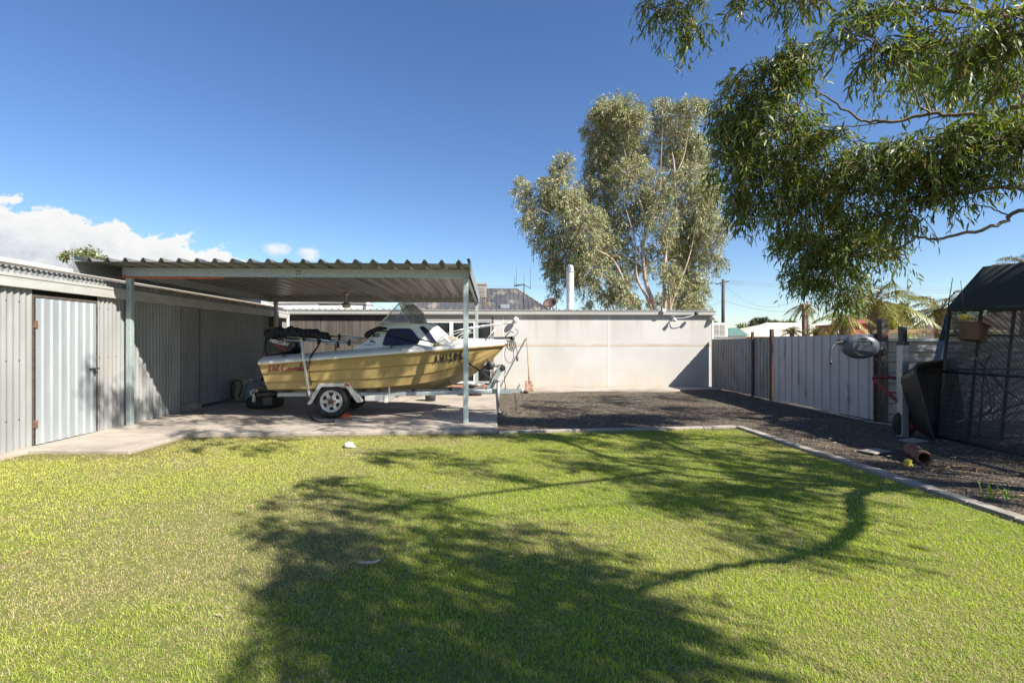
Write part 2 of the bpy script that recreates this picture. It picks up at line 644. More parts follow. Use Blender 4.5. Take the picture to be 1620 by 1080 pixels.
def np_mesh(name, verts, faces_list, mat_, cols=None, parent=None, smooth=True):
    """verts (n,3); faces_list: list of int arrays (k, 3|4); cols (n,3)"""
    org = np.array(worldloc(parent)) if parent is not None else np.zeros(3)
    me = bpy.data.meshes.new(name)
    verts = np.asarray(verts, dtype=np.float64) - org
    me.vertices.add(len(verts))
    me.vertices.foreach_set("co", verts.astype(np.float32).ravel())
    li = np.concatenate([f.ravel() for f in faces_list])
    tot = np.concatenate([np.full(len(f), f.shape[1]) for f in faces_list])
    st = np.concatenate([[0], np.cumsum(tot)[:-1]])
    me.loops.add(len(li))
    me.loops.foreach_set("vertex_index", li.astype(np.int32))
    me.polygons.add(len(tot))
    me.polygons.foreach_set("loop_start", st.astype(np.int32))
    me.polygons.foreach_set("loop_total", tot.astype(np.int32))
    me.polygons.foreach_set("use_smooth", np.full(len(tot), smooth))
    me.materials.append(mat_)
    if cols is not None:
        a = me.attributes.new("Col", 'FLOAT_COLOR', 'POINT')
        c4 = np.ones((len(verts), 4), dtype=np.float32)
        c4[:, :3] = cols
        a.data.foreach_set("color", c4.ravel())
    me.update(calc_edges=True)
    o = bpy.data.objects.new(name, me)
    COL.objects.link(o)
    if parent is not None:
        o.parent = parent
    return o


def vnoise(x, y, scale, seed):
    """smooth 2D value noise in numpy, 0..1"""
    g = np.random.RandomState(seed).rand(64, 64)
    u, v = x * scale + 17.3, y * scale + 9.1
    i, j = np.floor(u).astype(int), np.floor(v).astype(int)
    fu, fv = u - i, v - j
    fu, fv = fu * fu * (3 - 2 * fu), fv * fv * (3 - 2 * fv)
    a = g[i % 64, j % 64]
    b = g[(i + 1) % 64, j % 64]
    c = g[i % 64, (j + 1) % 64]
    d = g[(i + 1) % 64, (j + 1) % 64]
    return (a * (1 - fu) + b * fu) * (1 - fv) + (c * (1 - fu) + d * fu) * fv


def fnoise(x, y, scale, seed):
    return (vnoise(x, y, scale, seed) + .5 * vnoise(x, y, scale * 2.1, seed + 1) + .25 * vnoise(x, y, scale * 4.3, seed + 2)) / 1.75


def struct(name, mb, m, **k):
    return tag(mb.build(name, m, **k), kind='structure')


def catmull(pts, n=6):
    pts = [V(p) for p in pts]
    q = [pts[0] * 2 - pts[1]] + pts + [pts[-1] * 2 - pts[-2]]
    out = []
    for i in range(1, len(q) - 2):
        for k in range(n):
            t = k / n
            a, b, c, d = q[i - 1], q[i], q[i + 1], q[i + 2]
            out.append(.5 * ((2 * b) + (c - a) * t + (2 * a - 5 * b + 4 * c - d) * t * t + (3 * b - a - 3 * c + d) * t ** 3))
    out.append(pts[-1])
    return out


def lin(a, b, n):
    return [a + (b - a) * k / (n - 1) for k in range(n)]

# ================================================================== GROUND
mb = MB()
mb.add([(-400, -60, -.06), (400, -60, -.06), (400, 900, -.06), (-400, 900, -.06)], [(0, 1, 2, 3)])
struct("ground", mb, M['dirt'], origin=(0, 0, -.06))
LAWN = [(-6.42, -2.5), (4.36, -2.5), (4.34, 4.2), (4.22, 8.55), (.1, 8.22), (-4.80, 8.08), (-4.84, 6.9), (-6.16, 6.97), (-6.42, 6.6)]
mb = MB()
mb.add([(x, y, 0) for x, y in LAWN], [tuple(range(len(LAWN)))])
struct("lawn_soil", mb, M['soil'], origin=(0, 0, 0))
mb = MB()
nx, ny = 60, 80
vs = []
for j in range(ny + 1):
    for i in range(nx + 1):
        x, y = .05 + (13 - .05) * i / nx, -2.5 + 18.6 * j / ny
        vs.append((x, y, .012 + .018 * math.sin(x * 1.7 + y * .6) * math.sin(y * .9 + 1) + .006 * math.sin(x * 6 + y * 5)))
fs = [(j * (nx + 1) + i, j * (nx + 1) + i + 1, (j + 1) * (nx + 1) + i + 1, (j + 1) * (nx + 1) + i) for j in range(ny) for i in range(nx)
      if not (vs[j * (nx + 1) + i + 1][0] < 4.45 and vs[(j + 1) * (nx + 1) + i][1] < 8.5)]
mb.add(vs, fs, True)
struct("gravel_yard", mb, M['gravel'], origin=(0, 0, 0))
# slab under the carport, with saw joint, path by the shed and strip along it
mb = MB()
SZ = .05
mb.prism([(-6.45, 8.12, -.05), (-4.80, 8.12, -.05), (-3.0, 8.16, -.05), (-2.985, 8.16, -.05), (.1, 8.26, -.05), (.1, 15.95, -.05), (-6.45, 15.95, -.05)], (0, 0, .05 + SZ))
mb.prism([(-6.45, 6.98, -.05), (-6.16, 6.98, -.05), (-4.86, 6.9, -.05), (-4.815, 8.115, -.05), (-6.45, 8.115, -.05)], (0, 0, .047 + SZ))
mb.prism([(-6.45, -2, -.05), (-6.28, -2, -.05), (-6.22, 6.975, -.05), (-6.45, 6.975, -.05)], (0, 0, .045 + SZ))
struct("concrete_slab", mb, M['concrete'], bevel=.012)
mb = MB()
mb.prism([(.10, 14.75, -.02), (5.6, 14.85, -.02), (7.1, 15.2, -.02), (7.1, 15.98, -.02), (.104, 15.98, -.02)], (0, 0, .075))
struct("concrete_footpath", mb, M['concrete'], bevel=.01)
mb = MB()
for a, b in (((-2.9, 8.2), (-2.55, 10.2)), ((-2.55, 10.2), (-1.9, 13.6))):
    mb.bar((a[0], a[1], SZ + .002), (b[0], b[1], SZ + .002), .012, .003)
struct("slab_joint", mb, M['darkmetal'])
mb = MB()
k0 = catmull([(.11, 8.25, -.012), (1.5, 8.34, -.008), (3, 8.46, -.012), (4.28, 8.6, -.01)], 4)
k1 = catmull([(4.33, 8.6, -.01), (4.36, 7.2, -.014), (4.40, 5.6, -.006), (4.44, 4.0, -.012), (4.46, 2.0, -.01), (4.46, -2.4, -.01)], 4)
for i in range(0, len(k0) - 1, 2):
    mb.bar(k0[i], k0[min(i + 2, len(k0) - 1)] - (k0[min(i + 2, len(k0) - 1)] - k0[i]).normalized() * .008, .12, .10)
for i in range(0, len(k1) - 1, 1):
    mb.bar(k1[i] + V((rnd.uniform(-.008, .008), 0, rnd.uniform(-.006, .006))), k1[i + 1] + V((0, .004, 0)), .13, .10)
struct("kerb", mb, M['kerb'], bevel=.012)


# ---- grass blades: one stuff object
def inpoly(x, y, poly):
    c = np.zeros(len(x), bool)
    j = len(poly) - 1
    for i in range(len(poly)):
        xi, yi = poly[i]
        xj, yj = poly[j]
        c ^= ((yi > y) != (yj > y)) & (x < (xj - xi) * (y - yi) / (yj - yi + 1e-12) + xi)
        j = i
    return c


def polydist(x, y, poly):
    d = np.full(len(x), 1e9)
    for i in range(len(poly)):
        ax, ay = poly[i]
        bx, by = poly[(i + 1) % len(poly)]
        ex, ey = bx - ax, by - ay
        t = np.clip(((x - ax) * ex + (y - ay) * ey) / (ex * ex + ey * ey), 0, 1)
        d = np.minimum(d, np.hypot(x - ax - t * ex, y - ay - t * ey))
    return d


def make_grass():
    rs = np.random.RandomState(3)
    n = 1500000
    # rejection: density falls with distance from the photo position
    x = rs.uniform(-6.4, 4.4, n)
    y = rs.uniform(.9, 8.6, n)
    dist = np.hypot(x, y)
    keep = (rs.rand(n) < np.clip((3.2 / dist) ** 1.1, .26, 1.0) * .74)
    keep &= inpoly(x, y, LAWN)
    keep &= np.abs(x) < 1.25 * y + 1.2
    x, y = x[keep], y[keep]
    dist = np.hypot(x, y)
    ed = polydist(x, y, LAWN)
    patch = fnoise(x, y, .55, 11)
    patch2 = fnoise(x, y, 2.6, 21)
    bare = np.clip((fnoise(x, y, .8, 31) - .54) * 5, 0, 1)            # straw-dry places
    # worn straw patch left front and dry fringe by the slab
    worn = np.exp(-(((x + 1.55) / .62) ** 2 + ((y - 3.75) / .75) ** 2)) + .5 * np.exp(-(((x + 2.8) / 1.2) ** 2 + ((y - 4.3) / .5) ** 2))
    fringe = np.clip(1 - ed / .42, 0, 1) * (y > 6.2) * (x < .3)
    far = np.clip((y - 4.5) / 3.2, 0, 1)
    dry = np.clip(bare * .5 + worn * .8 + fringe * .9 + .25 * (patch2 - .4), 0, 1)
    str_ = np.clip((fnoise(x, y, 1.3, 51) - .5) * 3.2, 0, 1) * (.32 + .25 * np.clip((-x + .5) / 3, 0, 1)) + np.clip((fnoise(x, y, 5, 61) - .55) * 4, 0, 1) * .35
    dry = np.clip(dry + str_, 0, 1)
    thin = rs.rand(len(x)) < (1 - .45 * np.clip(worn + fringe, 0, 1))
    sel = thin
    x, y, dist, ed, patch, patch2, dry, far = [k[sel] for k in (x, y, dist, ed, patch, patch2, dry, far)]
    n = len(x)
    fringe2 = np.clip(1 - ed / (.22 + .6 * patch2), 0, 1) * (y > 6.2) * np.where(x < .3, 1, .45)
    h = rs.uniform(.013, .031, n) * (.5 + .95 * fnoise(x, y, 6.0, 71)) * (1 - .3 * dry)
    w = (.0015 + .00036 * dist) * rs.uniform(.7, 1.3, n)
    az = rs.uniform(0, 2 * np.pi, n)
    lean = rs.uniform(.15, 1.25, n)
    az2 = az + rs.normal(0, .5, n)
    # colours
    g1 = np.array([.19, .335, .03])
    g2 = np.array([.46, .56, .082])
    yl = np.array([.61, .595, .14])
    st = np.array([.66, .57, .33])
    br = np.array([.34, .22, .12])
    t = np.clip(rs.rand(n) * .7 + (patch - .5) * 1.8 + .15, 0, 1)[:, None]
    c = g1 * (1 - t) + g2 * t
    left = np.clip((-x - .2) / 2.5, 0, 1)
    ty = np.clip(far * .5 * (.4 + patch) + left * .55 + (rs.rand(n) < .10) * .4, 0, 1)[:, None]
    c = c * (1 - ty) + yl * ty
    isdry = (rs.rand(n) < np.clip(.03 + .05 * np.clip((-x) / 3, 0, 1) + dry * .72, 0, 1))[:, None]
    tb = rs.rand(n, 1)
    c = np.where(isdry, st * (1 - tb * .6) + br * tb * .6, c)
    fr_ = (rs.rand(n) < .75 * fringe2)[:, None]
    c = np.where(fr_, br * rs.uniform(.6, 1.3, (n, 1)), c)
    c *= rs.uniform(.88, 1.12, (n, 1))
    x = x + rs.normal(0, .014, n)
    y = y + rs.normal(0, .014, n)
    base = np.stack([x, y, np.full(n, .0)], 1)
    d = np.stack([np.cos(az) * np.sin(lean), np.sin(az) * np.sin(lean), np.cos(lean)], 1)
    side = np.stack([-np.sin(az2), np.cos(az2), np.zeros(n)], 1) * (w / 2)[:, None]
    mid = base + d * (h * .55)[:, None]
    l2 = lean + rs.uniform(.1, .7, n)
    d2 = np.stack([np.cos(az) * np.sin(l2), np.sin(az) * np.sin(l2), np.cos(l2)], 1)
    tip = mid + d2 * (h * .55)[:, None]
    vs = np.stack([base - side, base + side, mid + side * .85, mid - side * .85, tip], 1).reshape(-1, 3)
    i = np.arange(n)[:, None] * 5
    q = i + np.array([[0, 1, 2, 3]])
    tr = i + np.array([[3, 2, 4]])
    cc = np.repeat(c, 5, 0)
    cc = cc.reshape(-1, 5, 3)
    cc[:, :2] *= .85
    o = np_mesh("lawn_grass", vs, [q, tr], M['grassblade'], cc.reshape(-1, 3), smooth=False)
    tag(o, "short patchy green and straw yellow mown grass of the back lawn", "grass", kind='stuff')
    print("grass blades", n)


make_grass()


def make_stones():
    rs = np.random.RandomState(8)
    n = 42000
    x = rs.uniform(.2, 7.0, n)
    y = 3.2 + 11.5 * rs.rand(n) ** 1.5
    k = (y > 8.7) | (x > 4.55)
    k &= ~((y > 14.7))
    x, y = x[k], y[k]
    n = len(x)
    r = rs.uniform(.003, .009, n) * (1 + .05 * y)
    c = np.array([[.11, .096, .08]]) * rs.uniform(.5, 2.2, (n, 1)) + rs.uniform(0, .03, (n, 3)) * [1, .8, .5]
    z = .014 + .018 * np.sin(x * 1.7 + y * .6) * np.sin(y * .9 + 1)
    o = np.array([[1, 0, 0], [-1, 0, 0], [0, 1, 0], [0, -1, 0], [0, 0, .8], [0, 0, -.5]], float)
    vs = np.stack([x, y, z], 1)[:, None, :] + (o[None] * rs.uniform(.6, 1.3, (n, 6, 1))) * r[:, None, None]
    f = np.array([[0, 2, 4], [2, 1, 4], [1, 3, 4], [3, 0, 4]])
    fs = (np.arange(n)[:, None, None] * 6 + f[None]).reshape(-1, 3)
    ob = np_mesh("gravel_stones", vs.reshape(-1, 3), [fs], M['stones'], np.repeat(c, 6, 0), smooth=False)
    tag(ob, "loose dark grey gravel scattered over the yard", "gravel", kind='stuff')


make_stones()

# ================================================================== LEFT SHED
WX = -6.42
e = empty("iron_shed", (WX, 8, 0), "long pale corrugated iron shed with a ribbed metal door, left edge of the yard", "shed")
mb = MB()
mb.corr((WX, -2, .035), (0, 1, 0), (0, 0, 1), (1, 0, 0), 9.235, 2.27, .092, .016)
mb.screws(WX, -2 + .023, -2 + 9.16, (.45, 1.25, 2.05))
mb.build("wall", [M['shed'], M['darkmetal']], e)
mb = MB()
mb.corr((WX, 8.40, .045), (0, 1, 0), (0, 0, 1), (1, 0, 0), 2.15, 2.26, .092, .016)
mb.screws(WX, 8.40 + .023, 8.40 + 2.15, (.45, 1.25, 2.05))
mb.build("wall", [M['shed'], M['darkmetal']], e)
mb = MB()
mb.corr((WX - .012, 10.55, .22), (0, 1, 0), (0, 0, 1), (1, 0, 0), .8, 2.08, .092, .016)
mb.screws(WX - .012, 10.55 + .023, 10.55 + .8, (.45, 1.25, 2.05))
mb.build("wall", [M['shed_shaded'], M['darkmetal']], e)
mb = MB()
mb.corr((WX + .012, 11.26, .12), (0, 1, 0), (0, 0, 1), (1, 0, 0), 3.2, 2.17, .092, .016)
mb.screws(WX + .012, 11.33 + .023, 11.33 + 3.2, (.45, 1.25, 2.05))
w4 = mb.build("wall", [M['shed_shaded'], M['darkmetal']], e)
mb = MB()
mb.corr((WX - .04, 14.5, .06), (0, 1, 0), (0, 0, 1), (1, 0, 0), 1.5, 2.24, .092, .016)
mb.screws(WX - .04, 14.5 + .023, 14.5 + 1.5, (.45, 1.25, 2.05))
mb.build("wall", [M['shed_shaded'], M['darkmetal']], e)
mb = MB()
mb.b2((WX - .12, 10.5, 0), (WX - .03, 11.4, .21))
mb.build("footing", M['concrete'], e, bevel=.01)
mb = MB()
mb.b2((WX + .016, -2, 2.235), (WX + .075, 15.9, 2.40))
mb.b2((WX + .07, -2, 2.37), (WX + .085, 15.9, 2.415))
mb.build("fascia", M['fascia'], e, bevel=.006)
mb = MB()
mb.corr((WX + .02, -2, 2.405), (0, 1, 0), (0, 0, 1), (1, 0, 0), 17.9, .11, .085, .011, rows=1)
mb.corr((WX + .05, -2, 2.505), (0, 1, 0), (-1, 0, .06), (0.06, 0, 1), 17.9, 4.0, .085, .013, rows=1)
mb.build("roof", M['shed_dark'], e)
mb = MB()
mb.b2((WX - 4.0, -2, 0), (WX - .13, 15.9, .02))
mb.b2((WX - 4.05, -2, 0), (WX - 4.0, 15.9, 2.6))
mb.b2((WX - 4.0, 15.86, 0), (WX - .1, 15.9, 2.5))
mb.b2((WX - 4.0, -2, 0), (WX - .1, -1.96, 2.5))
mb.build("back_wall", M['shed_dark'], e)
# door
d0, d1 = 7.275, 8.34
mb = MB()
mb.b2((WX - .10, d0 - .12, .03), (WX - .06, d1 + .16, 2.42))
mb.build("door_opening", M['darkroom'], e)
mb = MB()
mb.corr((WX + .022, d0, .06), (0, 1, 0), (0, 0, 1), (1, 0, 0), d1 - d0, 2.06, .145, .022, kind='trap')
door = mb.build("door", M['galv_new'], e, solid=.004)
mb = MB()
mb.b2((WX + .02, d1 - .13, 1.06), (WX + .07, d1 + .02, 1.085))
mb.tube([(WX + .07, d1 - .06, 1.07), (WX + .08, d1 - .06, 1.03), (WX + .06, d1 - .06, 1.0)], .012, 6)
mb.b2((WX + .035, d1 - .09, 1.0), (WX + .06, d1 - .03, 1.05))
mb.build("latch", M['darkmetal'], door)
for z in (.35, 1.75):
    mb = MB()
    mb.b2((WX + .012, d0 - .03, z - .05), (WX + .04, d0 + .02, z + .05))
    mb.build("hinge", M['rust'], door)
mb = MB()
mb.prism([(WX - .03, d0 - .04, .06), (WX - .03, d0 - .04, 2.165), (WX - .03, d1 + .05, 2.165), (WX - .03, d1 + .05, .06), (WX - .03, d1 + .015, .06), (WX - .03, d1 + .015, 2.13), (WX - .03, d0 - .012, 2.13), (WX - .03, d0 - .012, .06)], (.046, 0, 0))
mb.build("door_frame", mat("dark_jamb", (.10, .075, .06), (.06, .05, .045), rough=.8, scale=12), e)

# ================================================================== CARPORT
PL, PR, YF, YB = -6.31, -.465, 8.98, 14.4
e = empty("carport", (-3.4, 11.6, SZ), "open galvanised steel carport with a flat ribbed roof over the boat", "carport")
for px_, py_ in ((PL, YF), (PR, YF), (PL + .2, YB), (PR + .03, YB)):
    mb = MB()
    mb.b2((px_ - .045, py_ - .045, SZ), (px_ + .045, py_ + .045, 2.63))
    mb.b2((px_ - .05, py_ - .05, 2.56), (px_ + .05, py_ + .05, 2.64))
    mb.build("post", M['post'], e, bevel=.008)


def cbeam(a, b, name):
    """C-section beam: web with two flanges"""
    m_ = MB()
    a, b = V(a), V(b)
    d = (b - a).normalized()
    sd = V((d.y, -d.x, 0))
    m_.bar(a, b, .006, .15)
    for z in (-.072, .072):
        m_.bar(a + V((0, 0, z)) - sd * .03, b + V((0, 0, z)) - sd * .03, .06, .006)
    m_.build(name, M['galv'], e)


cbeam((-6.4, YF - .055, 2.715), (PR + .06, YF - .055, 2.715), "beam")
cbeam((-6.35, YB + .05, 2.715), (PR + .06, YB + .05, 2.715), "beam")
cbeam((PL - .0, YF, 2.71), (PL + .05, YB, 2.71), "beam")
cbeam((PR + .0, YB, 2.71), (PR, YF, 2.71), "beam")
cbeam((-2.75, YF, 2.71), (-2.75, YB, 2.71), "rafter")
mb = MB()
RX0, RX1 = -6.72, PR + .10
mb.corr((RX0, 8.32, 2.80), (1, 0, 0), (0, 1, -.003), (0, 0, 1), RX1 - RX0, 6.5, .283, .062, kind='deck')
mb.build("roof_sheet", M['deck'], e, solid=.003)
mb = MB()
mb.b2((RX1, 8.30, 2.64), (RX1 + .004, 14.85, 2.88))
mb.b2((RX1 - .05, 8.30, 2.88), (RX1 + .004, 14.85, 2.884))
mb.build("barge_flashing", M['galv'], e)
mb = MB()
mb.b2((RX0 - .004, 8.30, 2.62), (RX0, 14.85, 2.88))
mb.b2((RX0 - .004, 8.30, 2.88), (RX0 + .05, 14.85, 2.884))
mb.build("barge_flashing", M['galv'], e)
for i in range(2):
    for z in (2.69, 2.74):
        mb = MB()
        mb.lathe((-3.4 + i * .05 - .02, YF - .062, z), (0, -1, 0), [(0, .012), (.012, .01), (.012, 0)], 8)
        mb.build("bolt", M['darkmetal'], e)

mb = MB()
pts = [(PL - .12, YF - .075, 2.63), (PL + .1, YF - .075, 2.62), (PL + .6, YF - .07, 2.615), (PL + 1.2, YF - .02, 2.622), (PL + 1.6, YF + .02, 2.63)]
mb.tube(catmull(pts, 5), .012, 6)
mb.tube([(PL - .05, YF - .08, 2.60), (PL - .05, YF - .085, 2.66)], .012, 6)
tag(mb.build("cord", M['orange']), "faded orange cord running along the underside of the front carport beam", "cord")

# ceiling fan
FC = P(548, 483, 13.2)
e = empty("ceiling_fan", (FC.x, 13.2, 2.78), "cream ceiling fan hanging from the carport rafter above the boat", "fan")
mb = MB()
mb.lathe((FC.x, 13.2, 2.78), (0, 0, -1), [(0, 0), (.07, 0), (.05, .07), (.015, .08), (.015, .25)], 16)
mb.build("downrod", M['gelwhite'], e)
mb = MB()
mb.lathe((FC.x, 13.2, 2.55), (0, 0, -1), [(0, 0), (.06, .01), (.11, .06), (.11, .12), (.07, .16), (0, .165)], 20)
mb.build("motor", M['gelwhite'], e)
for k in range(4):
    a = R(12 + 90 * k)
    c, s = math.cos(a), math.sin(a)
    p0, p1 = V((FC.x + c * .1, 13.2 + s * .1, 2.47)), V((FC.x + c * .68, 13.2 + s * .68, 2.46))
    n_ = V((-s, c, .18)) * .062
    mb = MB()
    mb.prism([p0 - n_ * .7, p1 - n_, p1 + n_, p0 + n_ * .7], (0, 0, .012))
    mb.build("blade", M['darkmetal'], e)

# ================================================================== BACK BUILDING (extension)
BY = 16.0
e = empty("house_extension", (0, BY, 0), "low flat roofed house extension with pale sheet wall and dark glass doors", "house")
XD0, XD1, XE = P(672, 560, BY).x, P(781, 560, BY).x, 7.20
zT = 2.36
mb = MB()
mb.b2((XD1, BY, .05), (XE, BY + .1, zT))
mb.build("wall", M['wall'], e)
for xx in (P(796, 560, BY).x, P(963, 560, BY).x):
    mb = MB()
    mb.b2((xx - .012, BY - .006, .06), (xx + .012, BY, zT))
    mb.build("cover_strip", M['white'], e)
mb = MB()
mb.b2((XD1 + .1, BY - .004, 1.365), (XE - .02, BY, 1.44))
mb.build("joint_strip", M['wall'], e)
mb = MB()
mb.b2((XE - .03, BY - .01, .04), (XE + .02, BY + .02, zT))
mb.build("corner_strip", M['white'], e)
mb = MB()
mb.b2((XE - .1, BY + .1, .05), (XE, 22, zT))
mb.b2((-6.4, 21.9, .05), (XE - .1, 22, zT))
mb.build("side_wall", M['wall'], e)
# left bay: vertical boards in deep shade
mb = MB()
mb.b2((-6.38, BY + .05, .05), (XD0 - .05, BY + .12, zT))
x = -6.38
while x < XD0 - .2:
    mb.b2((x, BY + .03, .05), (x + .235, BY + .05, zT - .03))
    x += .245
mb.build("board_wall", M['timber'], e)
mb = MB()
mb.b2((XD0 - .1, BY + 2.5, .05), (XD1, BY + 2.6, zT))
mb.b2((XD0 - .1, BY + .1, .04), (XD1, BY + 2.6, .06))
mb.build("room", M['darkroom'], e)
# sliding doors
mb = MB()
mb.b2((XD1 - .05, BY - .02, .15), (XD1 - .002, BY + .1, zT - .06))
mb.build("door_jamb", M['brownframe'], e)
mb = MB()
mb.b2((XD0 - .05, BY - .02, .15), (XD0, BY + .1, zT - .06))
mb.build("door_jamb", M['brownframe'], e)
gx = [XD0, P(714, 560, BY).x, P(752, 560, BY).x, XD1 - .05]
for i in range(3):
    mb = MB()
    mb.b2((gx[i] + .02, BY + .03, .2), (gx[i + 1] - .02, BY + .04, 2.16))
    g = mb.build("glass_door", M['glassdoor'], e)
    mb = MB()
    a, b = gx[i], gx[i + 1]
    for x0 in ((a, a + .06), (b - .06, b)):
        mb.b2((x0[0] + .002, BY + .0, .18), (x0[1] - .002, BY + .06, 2.18))
    mb.b2((a + .06, BY + .005, 2.12), (b - .06, BY + .055, 2.18))
    mb.b2((a + .06, BY + .005, .18), (b - .06, BY + .055, .25))
    mb.build("frame", M['white'] if i < 2 else M['alu'], g)
mb = MB()
mb.b2((XD0 - .05, BY - .01, 2.18), (XD1, BY + .1, zT - .002))
mb.build("lintel", M['fascia'], e)
mb = MB()
mb.b2((XD0 - .2, BY - .35, SZ), (XD1 - .15, BY - .03, .14))
mb.build("door_step", M['brick'], e, bevel=.01)
# gutter with rolled lip and flat roof
mb = MB()
pr = [(0, 0), (0, -.155), (-.03, -.16), (-.10, -.16), (-.115, -.13), (-.12, -.03), (-.14, -.02), (-.14, .0), (-.125, .005), (-.115, -.012), (-.1, -.03), (-.08, -.05)]
GZ = 2.52
mb.prism([(-6.38, BY - .004 + a, GZ + b) for a, b in pr[:8]], (XE + .05 + 6.38, 0, 0))
mb.build("gutter", M['fascia'], e, bevel=.004)
mb = MB()
mb.b2((-6.36, BY - .002, zT), (XE + .02, BY + .12, GZ - .02))
mb.corr((-6.4, BY - .04, GZ + .012), (1, 0, 0), (0, 1, .012), (0, 0, 1), XE + 6.45, 6.2, .2, .02, kind='trap')
mb.build("roof", M['galv'], e)

# wall-mounted things on the white wall
c = P(816, 506, BY - .16)
e = empty("globe_light", (c.x, BY - .02, 2.31), "round white globe light under the gutter left of the shovel", "lamp")
mb = MB()
mb.lathe((c.x, BY - .001, c.z + .0), (0, -1, 0), [(.06, 0), (.06, .03), (.03, .05), (.03, .07)], 16)
mb.tube([(c.x, BY - .06, c.z + .02), (c.x - .03, BY - .05, 2.42)], .005, 6)
mb.build("mount", M['white'], e)
mb = MB()
mb.lathe((c.x, BY - .16, c.z), (0, 0, 1), [(.095 * math.cos(a), .095 * math.sin(a)) for a in lin(-math.pi / 2, math.pi / 2, 12)], 20)
mb.build("globe", M['clear'], e)
# flood light pair with sensor cable
a = P(1067, 505, BY - .12)
e = empty("security_light", (a.x, BY - .05, 2.3), "white security light bracket with cable looping up to black lamp on the gutter", "light")
mb = MB()
mb.b2((a.x - .06, BY - .03, a.z - .02), (a.x + .06, BY - .001, a.z + .14))
mb.tube([(a.x, BY - .03, a.z + .06), (a.x - .03, BY - .15, a.z + .03)], .02, 8)
mb.lathe((a.x - .01, BY - .12, a.z + .0), (-.2, -1, -.3), [(.02, 0), (.05, .03), (.06, .1), (0, .1)], 14)
mb.build("sensor", M['white'], e)
b = P(1102, 495.5, BY - .25)
mb = MB()
mb.tube(catmull([(a.x, BY - .1, a.z + .03), (a.x + .25, BY - .22, a.z + .04), (a.x + .5, BY - .25, a.z + .1), (b.x - .02, BY - .25, b.z)], 6), .011, 6)
mb.build("cable", M['white'], e)
mb = MB()
mb.lathe((b.x - .03, BY - .2, b.z - .03), (.4, -1, .5), [(0, 0), (.05, .01), (.055, .09), (.04, .12), (0, .12)], 14)
mb.build("lamp", M['black'], e)
c = P(1052, 500, BY - .15)
mb = MB()
mb.b2((c.x - .1, BY - .21, GZ - .05), (c.x + .02, BY - .16, GZ + .05))
mb.b2((c.x - .06, BY - .165, GZ - .03), (c.x - .02, BY - .14, GZ + .02))
tag(mb.build("junction_box", M['white'], bevel=.006), "small pale box fixed on the gutter left of the security light", "box")
c = P(1128, 503, BY - .1)
e = empty("flood_light", (c.x, BY, c.z), "small white flood light at the right end of the pale wall", "light")
mb = MB()
mb.tube([(c.x - .1, BY, c.z), (c.x - .05, BY - .1, c.z)], .02, 8)
mb.build("bracket", M['white'], e)
mb = MB()
mb.lathe((c.x - .06, BY - .06, c.z + .01), (.85, -.5, -.1), [(0, 0), (.04, .0), (.055, .06), (.085, .13), (.08, .14), (0, .13)], 16)
mb.build("lamp", M['white'], e)
# window air conditioner at wall corner
c0, c1 = P(1127, 511, BY + .15), P(1147, 533, BY + .15)
e = empty("air_conditioner", (c1.x, BY + .4, c1.z), "white boxed air conditioner hanging on the end of the pale wall above the fence", "air conditioner")
mb = MB()
mb.b2((XE + .03, BY + .1, c1.z), (XE + .55, BY + .75, c0.z))
mb.build("case", M['white'], e, bevel=.015)
for k in range(2):
    mb = MB()
    x0 = XE + .08 + k * .2
    for q in range(9):
        z = c1.z + .06 + q * (c0.z - c1.z - .1) / 9
        mb.box((x0 + .085, BY + .095, z), (.17, .02, .012), (R(-30), 0, 0))
    mb.b2((x0, BY + .0965, c1.z + .04), (x0 + .17, BY + .099, c0.z - .04))
    mb.build("grille", M['blind'], e)
# meter box on the shed end
c = P(422, 497, 14.6)
mb = MB()
mb.b2((WX + .0, 14.75, 1.95), (WX + .18, 15.15, 2.22))
mb.b2((WX + .18, 14.77, 1.97), (WX + .19, 15.13, 2.2))
tag(mb.build("wall_box", M['brownframe'], bevel=.008), "brown box mounted high at the dark inner end of the iron shed wall", "box")

# flue pipe
c = P(902, 490, BY + 1.2)
top = P(902, 421, BY + 1.2)
e = empty("flue_pipe", (c.x, BY + 1.2, 2.45), "tall white flue pipe with a cowl standing on the extension roof", "chimney")
r = 6.0 / F * BY * 1.05
mb = MB()
mb.lathe((c.x, BY + 1.2, 2.5), (0, 0, 1), [(r, 0), (r, top.z - 2.62)], 20)
mb.lathe((c.x, BY + 1.2, 2.5), (0, 0, 1), [(r * 1.04, (top.z - 2.5) * .45), (r * 1.06, (top.z - 2.5) * .46), (r * 1.04, (top.z - 2.5) * .47)], 20)
mb.build("pipe", mat("flue_paint", (.64, .62, .58), (.5, .47, .42), rough=.5, scale=4, c3=(.3, .22, .16), s3=2.5, lo3=.6), e)
mb = MB()
mb.lathe((c.x, BY + 1.2, top.z - .2), (0, 0, 1), [(r * .9, -.05), (r * 1.12, 0), (r * 1.14, .05), (r * 1.0, .06), (r * 1.0, .10), (r * 1.05, .12), (r * .9, .2), (r * .5, .25), (0, .26)], 20)
mb.build("cowl", M['galv'], e)
mb = MB()
mb.lathe((c.x, BY + 1.2, 2.5), (0, 0, 1), [(r * 1.5, 0), (r * 1.25, .06), (r * 1.04, .12)], 20)
mb.build("collar", M['rust'], e)
